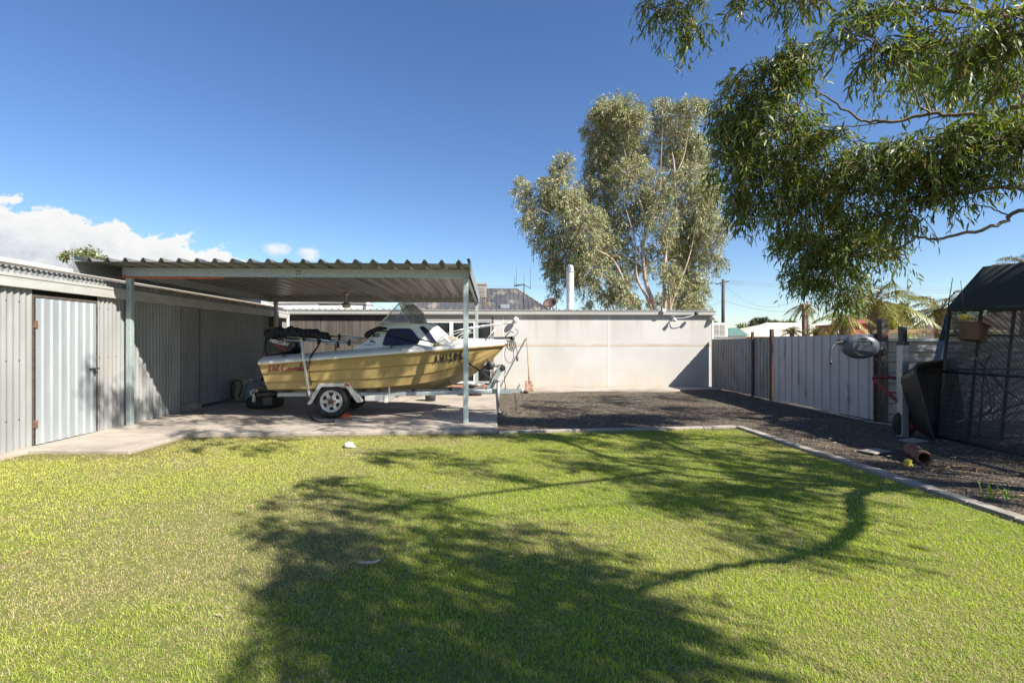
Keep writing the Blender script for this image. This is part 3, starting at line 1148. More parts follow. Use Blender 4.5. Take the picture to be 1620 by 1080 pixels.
# rusty dish
c = P(870, 479, BY + 2.2)
e = empty("satellite_dish", (c.x, BY + 2.2, 2.55), "rusty brown dish on a bent stand on the extension roof", "dish")
mb = MB()
ax = V((-.25, -.6, .55)).normalized()
mb.lathe((c.x, BY + 2.2, c.z), ax, [(.0, -.13), (.10, -.11), (.18, -.07), (.25, 0), (.26, .01), (.25, .015), (.18, -.05), (.10, -.09), (0, -.1)], 24)
mb.build("bowl", mat("rusted_dish", (.10, .055, .04), (.045, .035, .03), rough=.65, scale=4, c3=(.28, .15, .1), s3=3, lo3=.52), e)
mb = MB()
mb.tube([(c.x, BY + 2.2, c.z - .1), (c.x + .02, BY + 2.25, 2.56)], .025, 8)
mb.tube([(c.x + .02, BY + 2.2, c.z - .12), (c.x + .28, BY + 2.0, 2.57)], .018, 8)
mb.tube([(c.x + .02, BY + 2.2, c.z - .12), (c.x - .05, BY + 2.5, 2.57)], .018, 8)
mb.build("stand", M['darkmetal'], e)

# ================================================================== MAIN HOUSE BEHIND
HY = 23.0
e = empty("main_house", (-.5, HY + 2, 0), "older house with a dark hipped iron roof behind the extension", "house")
A_, B_, C_ = P(690, 457, HY + 2.2), P(818, 456, HY + 2.2), P(893, 496, HY)
zr = A_.z
ze = 2.55
xl, xr = A_.x - 1.5, C_.x
def roof_face(o, u, v, L, Hh, clip=None):
    pass
mb = MB()
# front slope as ribbed strips clipped to the hip line
x = xl
dx = .11
def ridge_h(xx):
    return max(0.0, min(1.0, (xr - xx) / (xr - B_.x)))
k = 0
while x < xr - .02:
    x1 = min(x + dx, xr)
    t0, t1 = ridge_h(x), ridge_h(x1)
    off = .022 if k % 2 else 0
    p = [(x, HY, ze + off), (x1, HY, ze + off), (x1, HY + 2.2 * t1, ze + (zr - ze) * t1 + off), (x, HY + 2.2 * t0, ze + (zr - ze) * t0 + off)]
    mb.add(p, [(0, 1, 2, 3)])
    if k:
        q0 = (x, HY, ze)
        q1 = (x, HY + 2.2 * t0, ze + (zr - ze) * t0)
        mb.add([q0, q1, (q1[0], q1[1], q1[2] + .022), (q0[0], q0[1], q0[2] + .022)], [(0, 1, 2, 3)])
    x = x1
    k += 1
mb.add([(xr, HY, ze), (xr, HY + 9, ze), (B_.x, HY + 6.8, zr), (B_.x, HY + 2.2, zr)], [(0, 1, 2, 3)])
mb.add([(xl, HY + 2.2, zr), (B_.x, HY + 2.2, zr), (B_.x, HY + 6.8, zr), (xl, HY + 6.8, zr)], [(0, 1, 2, 3)])
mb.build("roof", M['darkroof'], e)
mb = MB()
mb.tube([(xl, HY + 2.2, zr + .01), (B_.x, HY + 2.2, zr + .01), (xr, HY, ze + .03)], .05, 8)
mb.build("ridge_cap", M['shed_dark'], e)
mb = MB()
mb.b2((xl + .3, HY + .4, 0), (xr - .4, HY + 8.6, ze))
mb.build("wall", M['brick'], e)
mb = MB()
c0, c1 = P(792, 475, HY + .6), P(803, 488, HY + .6)
t = .45
mb.b2((c0.x, HY + .75, ze + .30), (c1.x + .1, HY + .85, ze + .75))
mb.build("vent_panel", M['galv'], e)
# evaporative cooler
c0, c1 = P(753, 448, 19.5), P(769, 470, 19.5)
e = empty("evaporative_cooler", ((c0.x + c1.x) / 2, 20, 2.6), "brown boxed evaporative cooler on legs above the roof beside the carport edge", "cooler")
mb = MB()
mb.b2((c0.x - .15, 19.5, c1.z), (c1.x, 20.3, c0.z))
mb.b2((c0.x - .18, 19.47, c0.z - .06), (c1.x + .03, 20.33, c0.z + .02))
for q in range(8):
    mb.box(((c0.x - .15 + c1.x) / 2, 19.495, c1.z + .06 + q * .055), ((c1.x - c0.x) + .1, .02, .02))
mb.build("case", M['cooler'], e, bevel=.015)
mb = MB()
for xx in (c0.x - .1, c1.x - .05):
    for yy in (19.6, 20.2):
        mb = MB()
        mb.tube([(xx, yy, c1.z), (xx, yy, 2.5)], .02, 6)
        mb.build("leg", M['rust'], e)
mb = MB()
mb.tube([(c1.x - .05, 19.6, c1.z), (c0.x + .5, 19.6, 2.5)], .015, 6)
mb.build("brace", M['rust'], e)
# tv antenna
c = P(829, 488, 21)
e = empty("tv_antenna", (c.x, 21, 2.5), "thin dark television antenna mast on the roof left of the dish", "antenna")
mb = MB()
tp = P(829, 449, 21)
mb.tube([(c.x, 21, 2.45), (tp.x, 21, tp.z)], .025, 6)
mb.build("mast", M['darkmetal'], e)
l0, l1 = P(814, 452, 21), P(839, 456, 21)
mb = MB()
mb.tube([(l0.x, 21, l0.z), (tp.x, 21, tp.z - .02)], .03, 6)
mb.tube([(tp.x, 21, tp.z - .03), (l1.x, 21, l1.z)], .014, 6)
mb.build("boom", M['darkmetal'], e)
for px_, py_, q in ((814, 437, 456), (817, 424, 454), (829, 433, 450), (839, 423, 458)):
    p = P(px_, py_, 21)
    p2 = P(px_, q, 21)
    mb = MB()
    mb.tube([p, p2], .008, 5)
    mb.build("rod", M['darkmetal'], e)

# pale roofs seen between carport roof and sheds
e = empty("pale_gable_house", (-3.5, 26, 0), "cream ribbed gable roof seen between carport and white window screen of the boat", "house")
a, b, c_, d_ = P(655, 497, 24), P(760, 497, 24), P(735, 466, 27), P(692, 466, 27)
mb = MB()
mb.corr((a.x, 24, a.z - .1), (1, 0, 0), (0, 1, (c_.z - a.z) / 3), (0, -.5, 1), 2.6, 3.3, .16, .02, kind='trap')
mb.build("roof", M['paleroof'], e)
mb = MB()
mb.b2((a.x + .1, 24.2, 0), (a.x + 2.5, 27.5, a.z - .15))
mb.build("wall", M['brick'], e)
e = empty("white_roof_house", (-6.5, 32, 0), "white low roof with a pale post, far behind the board wall", "house")
a, b = P(505, 488, 30), P(590, 478, 30)
mb = MB()
mb.prism([(a.x - 5.5, 30, 2.2), (a.x - 5.5, 30, b.z - .1), (b.x - .1, 30, b.z), (b.x - .1, 30, 2.2)], (0, .1, 0))
mb.build("fascia", M['white'], e)
mb = MB()
mb.prism([(a.x - 5.6, 29.9, b.z - .1), (b.x, 29.9, b.z), (b.x, 34, b.z + .35), (a.x - 5.6, 34, b.z + .25)], (0, 0, .05))
mb.build("roof", M['paleroof'], e)
mb = MB()
p = P(584, 490, 30)
mb.b2((p.x - .12, 29.8, 0), (p.x + .12, 29.88, b.z + .25))
mb.build("post", M['white'], e)
mb = MB()
mb.b2((a.x - 5.4, 30.1, 0), (b.x - .3, 33.9, 2.2))
mb.build("wall", M['brick'], e)
e = empty("pale_roof_barn", (-11.6, 15, 0), "long building with a pale cream roof showing above the iron shed", "house")
mb = MB()
mb.prism([(-10.4, 11, 3.28), (-12.2, 11, 3.62), (-14, 11, 3.28), (-14, 11, 3.22), (-10.4, 11, 3.22)], (0, 15, 0))
mb.build("roof", M['paleroof'], e)
mb = MB()
mb.b2((-13.8, 11.2, 0), (-10.6, 25.8, 3.22))
mb.build("wall", M['white'], e)

# lattice antenna far left
c = P(114, 430, 30)
e = empty("radio_mast", (c.x, 30, 0), "thin lattice radio mast left of the far round tree", "mast")
mb = MB()
t = P(114, 388, 30).z
for sx in (-.12, .12):
    mb.tube([(c.x + sx, 30, 0), (c.x + sx * .6, 30, t)], .018, 5)
z = .3
k = 0
while z < t - .4:
    mb.tube([(c.x + (.11 if k % 2 else -.11), 30, z), (c.x + (-.1 if k % 2 else .1), 30, z + .35)], .01, 4)
    z += .35
    k += 1
mb.build("tower", M['wire'], e)
mb = MB()
q = P(95, 420, 30).z
mb.tube([(c.x - .8, 30, q), (c.x + .5, 30, q - .2)], .015, 5)
for k in range(6):
    mb.tube([(c.x - .75 + k * .22, 29.7, q - .01 - k * .035), (c.x - .75 + k * .22, 30.3, q - .01 - k * .035)], .01, 4)
mb.build("aerial", M['wire'], e)

# ================================================================== FENCES
FX = 7.12
e = empty("weathered_fence", (FX, 14, 0), "weathered dark grey sheet fence between the pale wall and a rusty post", "fence")
mb = MB()
mb.corr((FX + .02, 15.95, .04), (0, -1, 0), (0, 0, 1), (-1, 0, 0), 2.62, 1.56, .17, .02, kind='groove')
mb.build("panel", M['fence_dark'], e)
mb = MB()
mb.corr((FX + .0, 13.3, .04), (0, -1, 0), (0, 0, 1), (-1, 0, 0), .86, 1.57, .17, .02, kind='groove')
mb.build("panel", M['fence_dark'], e)
mb = MB()
mb.b2((FX - .05, 13.28, .0), (FX + .0, 13.36, 1.78))
mb.build("post", M['rustpost'], e)
e = empty("grey_fence", (FX, 10.8, 0), "lighter grey ribbed metal fence behind the hose reel", "fence")
mb = MB()
mb.corr((FX - .0, 12.36, .05), (0, -1, 0), (0, 0, 1), (-1, 0, 0), 3.33, 1.59, .27, .022, kind='groove')
mb.build("panel", M['fence'], e)
mb = MB()
mb.b2((FX - .04, 12.38, .0), (FX + .03, 12.47, 1.83))
mb.build("post", M['rustpost'], e)
mb = MB()
mb.b2((FX - .02, 9.0, .0), (FX + .1, 9.03, 1.66))
mb.build("end_strip", M['rust'], e)
mb = MB()
for y0 in (12.2, 9.2):
    pass
mb.bar((FX + .06, 12.3, 1.4), (FX + .06, 9.05, 1.4), .04, .06)
mb.bar((FX + .06, 12.3, .35), (FX + .06, 9.05, .35), .04, .06)
mb.build("rail", M['galv'], e)
mb = MB()
mb.bar((FX - .10, 12.2, .03), (FX - .08, 9.2, .03), .05, .02)
mb.bar((FX - .12, 9.11, .02), (FX + .02, 8.6, .03), .05, .02)
tag(mb.build("edging_strip", M['galv_new']), "thin bright metal strip lying on the gravel along the grey fence", "edging")
# horizontal sheet fence
HYF = 9.0
e = empty("white_fence", (9.2, HYF, 0), "pale fence of horizontal iron sheets behind the wheelbarrow", "fence")
x0, x1 = FX + .14, 13.5
for z0, z1, oy in ((.03, .62, 0), (.60, 1.22, -.008), (1.18, 1.53, .0)):
    mb = MB()
    mb.corr((x0, HYF + oy, z0), (0, 0, 1), (1, 0, 0), (0, -1, 0), z1 - z0, x1 - x0, .20, .03, kind='trap', rows=1)
    mb.build("panel", M['fence_white'], e)
mb = MB()
mb.bar((x0, HYF - .02, 1.545), (x1, HYF - .02, 1.535), .06, .05)
mb.build("rail", M['galv'], e)
mb = MB()
mb.bar((x0 + .05, HYF + .3, 1.70), (x0 + 1.4, HYF + .3, 1.71), .04, .07)
mb.build("timber_rail", M['wood'], e)
mb = MB()
mb.b2((x0 - .12, HYF - .12, 0), (x0 + .02, HYF - .01, 1.92))
mb.build("timber_post", M['timber'], e, bevel=.008)
HP = V((x0 - .05, HYF - .12, 0))

# ================================================================== HOSE REEL
c = P(1360, 548, 8.55)
e = empty("hose_reel", (c.x + .25, 8.6, c.z - .25), "grey wall mounted retractable hose reel on the dark timber post", "hose reel")
mb = MB()
prof = [(0, -.15), (.13, -.15), (.20, -.125), (.235, -.08), (.245, 0), (.235, .08), (.20, .125), (.13, .15), (0, .15)]
st = len(mb.v)
mb.lathe((0, 0, 0), (0, 1, 0), prof, 28)
mb.xf(st, Matrix.Translation(c) @ Matrix.Rotation(R(-18), 4, 'Z') @ Matrix.Diagonal((1.18, 1, .9, 1)))
mb.build("case", M['reel'], e)
mb = MB()
m4 = Matrix.Translation(c) @ Matrix.Rotation(R(-18), 4, 'Z')
st = len(mb.v)
mb.prism([(-.10, -.15, -.06), (.16, -.15, -.10), (.17, -.15, .02), (-.06, -.15, .06)], (0, -.025, 0))
mb.prism([(-.12, -.145, .10), (.05, -.145, .13), (.15, -.145, .09), (.02, -.145, .08)], (0, -.012, 0))
mb.lathe((0, -.14, 0), (0, -1, 0), [(.16, 0), (.165, .012), (.15, .02), (.145, .0)], 26)
mb.xf(st, m4)
mb.build("cover", mat("reel_cover", (.2, .22, .24), (.16, .18, .2), rough=.3, scale=10), e, bevel=.008)
mb = MB()
st = len(mb.v)
mb.box((-.28, 0, .08), (.12, .12, .10))
mb.xf(st, m4)
mb.build("hose_guide", M['black'], e, bevel=.015)
mb = MB()
mb.bar((c.x + .22, 8.55, c.z), (HP.x + .0, HP.y + .02, c.z + .02), .09, .14)
mb.b2((HP.x - .06, HP.y - .02, c.z - .14), (HP.x + .05, HP.y + .0, c.z + .16))
mb.build("bracket", M['darkmetal'], e)
mb = MB()
p0 = P(1333, 540, 8.5)
pts = [p0, P(1322, 543, 8.45), P(1315, 553, 8.4), P(1313, 565, 8.4), P(1314, 572, 8.4)]
mb.tube(catmull(pts, 6), .012, 8)
p = P(1314, 573, 8.4)
mb.build("hose", M['hose'], e)
mb = MB()
mb.tube([p + V((0, 0, .03)), p - V((0, 0, .04))], [.015, .02], 8)
mb.build("nozzle", M['black'], e)
mb = MB()
mb.tube(catmull([P(1378, 560, 8.5), P(1388, 572, 8.5), P(1402, 588, 8.6), P(1418, 600, 8.7)], 6), .011, 8)
mb.build("supply_hose", M['hose'], e)

# ================================================================== POLE, LEANING POLE
b_ = G(1428, 692)
t_ = P(1429, 541, b_.y)
mb = MB()
mb.b2((b_.x - .055, b_.y - .055, 0), (b_.x + .055, b_.y + .055, t_.z))
e = empty("steel_post", (b_.x, b_.y, 0), "free standing square steel post with a black capped top beside the wheelbarrow", "post")
mb.build("shaft", M['galv'], e, bevel=.006)
mb = MB()
tt = P(1429, 516, b_.y).z
mb.b2((b_.x - .04, b_.y - .04, t_.z), (b_.x + .045, b_.y + .045, tt))
mb.b2((b_.x - .058, b_.y - .058, t_.z - .05), (b_.x + .058, b_.y + .058, t_.z + .004))
mb.build("cap", M['black'], e, bevel=.006)
p0, p1 = P(1482, 575, 7.9), P(1498, 500, 8.2)
e = empty("leaning_pole", (p0.x, 7.7, .5), "blue grey pole leaning behind the barrow with a thin rod on top", "pole")
mb = MB()
pb = P(1462, 660, 7.75)
mb.bar(pb, P(1491, 537, 8.05), .09, .05)
mb.build("shaft", mat("blue_grey_paint", (.16, .19, .24), (.13, .15, .19), rough=.5, scale=8), e)
mb = MB()
mb.tube([P(1490.5, 539, 8.04), p1], [.045, .03], 8)
mb.tube([p1, P(1507, 440, 8.3)], [.012, .006], 6)
mb.build("rod", M['black'], e)

# ================================================================== WHEELBARROW (stood on its nose)
C0 = P(1491, 634, 7.35)
C0.z = .62
e = empty("wheelbarrow", (C0.x - .1, C0.y + .1, 0), "dark wheelbarrow with red frame tipped up on its nose against the pale fence", "wheelbarrow")
nrm = V((.32, -.92, .12)).normalized()
upv = (V((-.10, 0, 1)) - nrm * V((-.10, 0, 1)).dot(nrm)).normalized()
wv = upv.cross(nrm).normalized()
if wv.x < 0:
    wv = -wv


def rrect(hw0, hw1, hh, rr, n=5):
    """rounded trapezoid: half width hw0 at bottom, hw1 at top"""
    pts = []
    for cx, cy, a0, hw in ((1, 1, 0, hw1), (-1, 1, 90, hw1), (-1, -1, 180, hw0), (1, -1, 270, hw0)):
        for k in range(n):
            a = R(a0 + 90 * k / (n - 1))
            pts.append((cx * (hw - rr) + math.cos(a) * rr, cy * (hh - rr) + math.sin(a) * rr))
    return pts


loops = []
for hw0, hw1, hh, rr, d in ((.42, .52, .60, .13, 0), (.39, .49, .57, .13, -.04), (.28, .38, .45, .12, -.30), (.24, .34, .40, .1, -.33)):
    loops.append([C0 + wv * a + upv * b + nrm * d for a, b in rrect(hw0, hw1, hh, rr)])
n_ = len(loops[0])
mb = MB()
mb.add([p for lp in loops for p in lp], [(i * n_ + k, i * n_ + (k + 1) % n_, (i + 1) * n_ + (k + 1) % n_, (i + 1) * n_ + k) for i in range(3) for k in range(n_)] + [tuple(3 * n_ + k for k in range(n_))], True)
mb.build("tray", M['traypoly'], e, solid=.012)
mb = MB()
mb.tube(loops[0] + [loops[0][0]], .016, 8, caps=False)
mb.build("rim", M['black'], e)
WC = P(1431, 668, 7.62)
WC.z = .215
ax = V((.12, -1, 0)).normalized()
mb = MB()
mb.lathe(WC, ax, [(.12, -.045), (.165, -.05), (.20, -.035), (.212, 0), (.20, .035), (.165, .05), (.12, .045), (.115, 0), (.12, -.045)], 28)
w_ = mb.build("wheel", M['rubber'], e)
mb = MB()
mb.lathe(WC, ax, [(.122, -.04), (.11, -.03), (.05, -.02), (.03, -.05), (0, -.05)], 24)
mb.lathe(WC, ax, [(.122, .04), (.11, .03), (.05, .02), (.03, .06), (0, .06)], 24)
mb.build("rim", M['red'], w_)
mb = MB()
h0, h1 = P(1384, 598, 7.9), P(1426, 640, 7.6)
for dy in (0, .45):
    o = V((dy * .5, dy * .6, 0))
    mb.tube(catmull([P(1425, 599, 7.9) + o, P(1386, 597, 7.95) + o, h0 + V((.01, 0, -.06)) + o, h1 + o, C0 - nrm * .33 + upv * -.1 - wv * .1 + o * .4, WC + V((.05, -.07 + dy * .3, .0))], 5), .016, 8)
mb.tube([P(1406, 621, 7.75), P(1426, 620, 7.7)], .013, 8)
mb.tube([WC + V((0, -.09, 0)), WC + V((.3, -.1, -.17)), WC + V((.5, -.05, -.17))], .016, 8)
mb.build("frame", M['red'], e)

# ================================================================== AVIARY
AX, AY1, AY0 = 6.78, 7.35, 4.5
AXT = 6.99
e = empty("aviary", (7.7, 6, 0), "wire mesh aviary with dark green shade cloth roof at the right edge", "aviary")
mb = MB()
ny = 14
sec = []
for j in range(ny + 1):
    y = AY1 + .02 - (AY1 - AY0) * j / ny
    sag = .06 * math.sin(math.pi * min(1, j / ny * 1.3)) + .03 * math.sin(j * 1.7)
    e0 = 2.03 - .035 * j / 2 * .6 - .02 * abs(math.sin(j * 1.1))
    rw = [(AXT - .03, e0 - .05), (AXT - .02, e0), (AXT + .26, 2.34 - sag * .4), (AXT + .55, 2.655 - .01 * j), (AXT + 1.2, 2.70 - sag * .8), (AXT + 1.9, 2.66 - .01 * j), (AXT + 2.3, 2.0)]
    sec += [(a, y, z) for a, z in rw]
n7 = 7
mb.add(sec, [(j * n7 + i, j * n7 + i + 1, (j + 1) * n7 + i + 1, (j + 1) * n7 + i) for j in range(ny) for i in range(n7 - 1)], True)
mb.add([(AXT - .02, AY1 + .02, 2.02), (AXT + .55, AY1 + .02, 2.65), (AXT + 1.9, AY1 + .02, 2.65), (AXT + 2.3, AY1 + .02, 2.0), (AXT + 1.2, AY1 + .02, 2.07)], [(0, 1, 2, 3, 4)])
mb.build("shade_cloth", M['shade'], e, solid=.008)
for x, y, h in ((AX, AY1, 2.03), (AX + .5, AY1, 2.0), (AX + 1.03, AY1, 2.6), (AX + 2.25, AY1, 2.0), (AX, AY0 + .05, 1.95), (AX + 2.25, AY0 + .05, 1.95), (AX + .02, 5.9, 1.95)):
    mb = MB()
    mb.tube([(x, y, 0), (x + .21 * h / 2.0, y, h)], .024, 8)
    mb.build("post", M['darkgreen'], e)
mb = MB()
for z in (.06, 1.05):
    mb.tube([(AX + .1 * z, AY1, z), (AX + .1 * z, AY0, z)], .02, 8)
for z in (.06, 1.08, 1.6, 2.0):
    mb.tube([(AX + .1 * z, AY1, z), (AX + 2.35, AY1, z)], .018, 8)
mb.tube([(AXT, AY1, 2.0), (AXT, AY0, 1.93)], .02, 8)
mb.build("rail", M['darkgreen'], e)
mb = MB()
mb.add([(AX + .003, AY1, .04), (AX + .003, AY0, .04), (AXT + .003, AY0, 1.93), (AXT + .003, AY1, 2.02)], [(0, 1, 2, 3)])
mb.add([(AX, AY1 - .003, .04), (AX + 2.25, AY1 - .003, .04), (AX + 2.45, AY1 - .003, 2.0), (AXT, AY1 - .003, 2.0)], [(0, 1, 2, 3)])
mb.build("wire_mesh", M['net'], e)
# nest box
q0 = P(1540, 526, 6.95)
e = empty("nest_box", q0, "wooden nest box with round holes wired high inside the aviary", "nest box")
m4 = Matrix.Translation(q0) @ Euler((R(4), R(6), R(32))).to_matrix().to_4x4()
mb = MB()
st = len(mb.v)
mb.box((0, 0, 0), (.44, .22, .24))
mb.box((0, -.01, .125), (.47, .26, .015))
mb.xf(st, m4)
mb.build("box", M['oldwood'], e, bevel=.006)
mb = MB()
st = len(mb.v)
for k in range(4):
    mb = MB()
    mb.lathe((-.15 + k * .1, -.1125, .05), (0, -1, 0), [(.016, 0), (0, .001)], 10)
    mb.xf(0, m4)
    mb.build("hole", M['black'], e)
q = P(1525, 500, 6.95)
e = empty("bird_feeder", q, "small yellow bell bird feeder hanging under the shade cloth", "feeder")
mb = MB()
mb.lathe(q, (0, 0, 1), [(0, -.055), (.05, -.05), (.06, -.02), (.05, .02), (.025, .04), (0, .045)], 14)
mb.build("bell", M['plastic_yellow'], e)
mb = MB()
mb.lathe(q, (0, 0, 1), [(.03, .04), (.035, .06), (.0, .09)], 12)
mb.tube([q + V((0, 0, .08)), q + V((0, .05, .52))], .004, 5)
mb.build("cap", M['black'], e)
# perches / dry branches
brs = [([(1510, 522, 7.0), (1530, 552, 6.9), (1556, 578, 6.8), (1590, 615, 6.6), (1625, 640, 6.4)], .018, .012, "long dry branch slanting down to the right inside the aviary"),
       ([(1513, 668, 7.0), (1560, 655, 6.8), (1625, 636, 6.5)], .018, .014, "pale dry branch rising to the right low in the aviary"),
       ([(1550, 690, 7.1), (1553, 640, 7.0), (1556, 600, 6.95), (1559, 575, 6.9), (1569, 558, 6.9)], .016, .009, "upright dry branch standing in the middle of the aviary"),
       ([(1540, 690, 6.9), (1580, 665, 6.8), (1625, 645, 6.7)], .012, .008, "thin low branch resting on the aviary floor"),
       ([(1559, 590, 6.9), (1566, 630, 6.85), (1572, 670, 6.8)], .008, .006, "thin hanging twig beside the upright branch in the aviary")]
for path, r0, r1, lb in brs:
    mb = MB()
    pp = catmull([P(*k) for k in path], 5)
    mb.tube(pp, lin(r0, r1, len(pp)), 7)
    k = len(pp) // 2
    mb.tube([pp[k], pp[k] + V((.08, -.03, .12)), pp[k] + V((.1, -.02, .22))], [r1, r1 * .8, r1 * .5], 5)
    tag(mb.build("dry_branch", M['bark']), lb, "branch")

# ================================================================== PIPE, debris, weeds
a, b = V((5.25, 5.86, .09)), V((5.50, 6.34, .10))
mb = MB()
ax = (b - a).normalized()
L_ = (b - a).length
mb.lathe(a, ax, [(.062, .0), (.084, -.005), (.090, .02), (.088, .06), (.077, .075), (.077, L_ * .6), (.081, L_ * .62), (.084, L_), (.066, L_), (.06, L_ * .5), (.062, 0)], 28)
tag(mb.build("clay_pipe", M['terracotta']), "short terracotta drain pipe lying on the gravel before the aviary", "pipe")
g = G(1436, 738)
mb = MB()
mb.box((g.x, g.y, .05), (.085, .06, .075), (R(10), R(-8), R(25)))
mb.box((g.x + .03, g.y + .0, .02), (.06, .05, .03), (0, R(12), R(60)))
tag(mb.build("yellow_block", M['plastic_yellow'], bevel=.012), "small yellow block left of the terracotta pipe mouth", "block")
lv = []
for k, (px_, py_) in enumerate([(1483, 742), (1497, 740), (1510, 738), (1530, 743), (1472, 745), (1545, 745), (1590, 785), (1560, 780)]):
    g = G(px_, py_, .02)
    mb = MB()
    a = rnd.uniform(-.5, .5)
    L_ = rnd.uniform(.06, .22)
    mb.tube(catmull([g, g + V((L_ * .5, a * .1, .015)), g + V((L_, a * .12, .01))], 4), [.004] + [.012] * 7 + [.003], 5)
    o = mb.build("dry_bark_strip", M['dryleaf'])
    tag(o, "brown strip of fallen bark on the dark gravel near the clay pipe", "bark", group="bark strips by the clay pipe")
mb = MB()
for (px_, py_) in ((1378, 714), (1440, 697)):
    g = G(px_, py_, .03)
    mb.box((g.x + .05, g.y, .035), (.35, .22, .02), (0, 0, R(20)))
tag(mb.build("paving_slab", M['kerb'], bevel=.01), "flat broken grey concrete slabs sunk in the gravel beside the barrow", "slab")


def weed(name, g, n, L_, seed, label, sp=.12):
    r_ = random.Random(seed)
    vs, f4, f3, cs = [], [], [], []
    for k in range(n):
        a = r_.uniform(0, 6.28)
        l = L_ * r_.uniform(.4, 1)
        ln = r_.uniform(.2, .9)
        w = .006
        o = np.array([g.x + r_.uniform(-sp, sp), g.y + r_.uniform(-sp, sp), .01])
        d = np.array([math.cos(a) * math.sin(ln), math.sin(a) * math.sin(ln), math.cos(ln)])
        s = np.array([-math.sin(a), math.cos(a), 0]) * w
        m_ = o + d * l * .55
        t = m_ + (d + np.array([0, 0, -.55])) * l * .5
        i = len(vs)
        vs += [o - s, o + s, m_ + s, m_ - s, t]
        f4.append((i, i + 1, i + 2, i + 3))
        f3.append((i + 3, i + 2, i + 4))
        c = np.array([.12, .20, .04]) * r_.uniform(.8, 1.6)
        cs += [c] * 5
    o = np_mesh(name, np.array(vs), [np.array(f4), np.array(f3)], M['grassblade'], np.array(cs), smooth=False)
    tag(o, label, "weed")


weed("grass_weed", G(1588, 790), 26, .22, 4, "green tuft of tall weeds growing in gravel, right end of the kerb")
weed("grass_weed", G(1566, 795), 12, .13, 5, "smaller sparse weed left of the tall green tuft", .02)

g = G(552, 708)
mb = MB()
mb.lathe((g.x, g.y, .0), (0, 0, 1), [(0, 0), (.06, .01), (.075, .04), (.05, .075), (0, .085)], 9)
mb.lathe((g.x + .05, g.y - .01, .0), (.2, 0, 1), [(0, 0), (.04, .01), (.045, .03), (0, .05)], 8)
tag(mb.build("white_stone", M['whitestone']), "crumpled white lump lying on the lawn before the trailer", "stone")
g = G(580, 890, .045)
mb = MB()
mb.tube(catmull([g + V((-.06, .01, 0)), g + V((0, -.015, .01)), g + V((.05, 0, .005)), g + V((.08, .03, .01))], 5), [.003] + [.010] * 14 + [.002], 6)
tag(mb.build("fallen_leaf", mat("pale_leaf", (.42, .38, .30), (.34, .3, .24), rough=.7, scale=30)), "pale curled gum leaf lying alone in the lawn shade", "leaf")

# shovel
tp, ft = P(833.5, 534, BY - .03), G(838, 619, .06)
e = empty("shovel", (ft.x, ft.y, .06), "long handled rusty square shovel leaning on the pale wall", "shovel")
mid = ft + (tp - ft) * .19
mb = MB()
mb.tube([mid, tp], .019, 8)
mb.build("handle", M['wood'], e)
mb = MB()
d = (tp - ft).normalized()
w = .13
p0 = ft
vs = []
for i, (t, ww, dp) in enumerate([(0, .125, .0), (.5, .125, .02), (.85, .12, .015), (.97, .10, 0)]):
    q = ft + (mid - ft) * t
    for k in (-1, -.5, 0, .5, 1):
        vs.append(q + V((ww * k, -.02 * abs(k) + dp * (1 - abs(k)), 0)))
mb.add(vs, [(i * 5 + k, i * 5 + k + 1, (i + 1) * 5 + k + 1, (i + 1) * 5 + k) for i in range(3) for k in range(4)], True)
mb.build("blade", mat("rusty_shovel", (.34, .2, .13), (.2, .11, .07), rough=.8, scale=9, c3=(.4, .36, .32), s3=6), e, solid=.006)
mb = MB()
mb.tube([ft + (mid - ft) * .7, mid + d * .12], [.014, .024], 8)
mb.build("socket", M['rust'], e)

# plant pot, bucket, garden bits under the boat
c = G(753, 614)
e = empty("plant_pot", (c.x, 13.6, SZ), "large brown round pot behind the right carport post", "pot")
c = P(753, 612, 13.6)
mb = MB()
mb.lathe((c.x, 13.6, SZ), (0, 0, 1), [(0, 0), (.15, 0), (.2, .2), (.215, .31), (.2, .31), (.18, .25), (0, .25)], 28)
mb.build("body", M['brownpot'], e)
mb = MB()
mb.lathe((c.x, 13.6, SZ), (0, 0, 1), [(.213, .29), (.235, .30), (.235, .325), (.2, .325), (.2, .3)], 28)
mb.build("rim", M['galv'], e)
c = P(681, 625, 12.4)
e = empty("black_bucket", (c.x, 12.4, SZ), "charcoal bucket standing on the slab under the boat bow", "bucket")
mb = MB()
mb.lathe((c.x, 12.4, SZ), (0, 0, 1), [(0, 0), (.12, 0), (.15, .26), (.14, .26), (.115, .02), (0, .02)], 24)
mb.build("body", M['motorgrey'], e)
mb = MB()
mb.lathe((c.x, 12.4, SZ), (0, 0, 1), [(.148, .24), (.16, .245), (.16, .265), (.148, .268)], 24)
mb.build("rim", M['black'], e)
# tyre lying flat with dark lid
g = G(407, 651)
c = V((g.x, g.y + .38, SZ))
mb = MB()
mb.lathe(c, (0, 0, 1), [(.22, .02), (.30, 0), (.355, .02), (.375, .08), (.375, .16), (.355, .215), (.30, .235), (.22, .215), (.20, .12), (.22, .02)], 36)
for q in range(36):
    a = 2 * math.pi * q / 36
    mb.box((c.x + .374 * math.cos(a), c.y + .374 * math.sin(a), SZ + .12), (.012, .03, .13), (0, 0, a))
tag(mb.build("old_tyre", M['rubber']), "old black tyre lying flat on the slab below the outboard motor", "tyre")
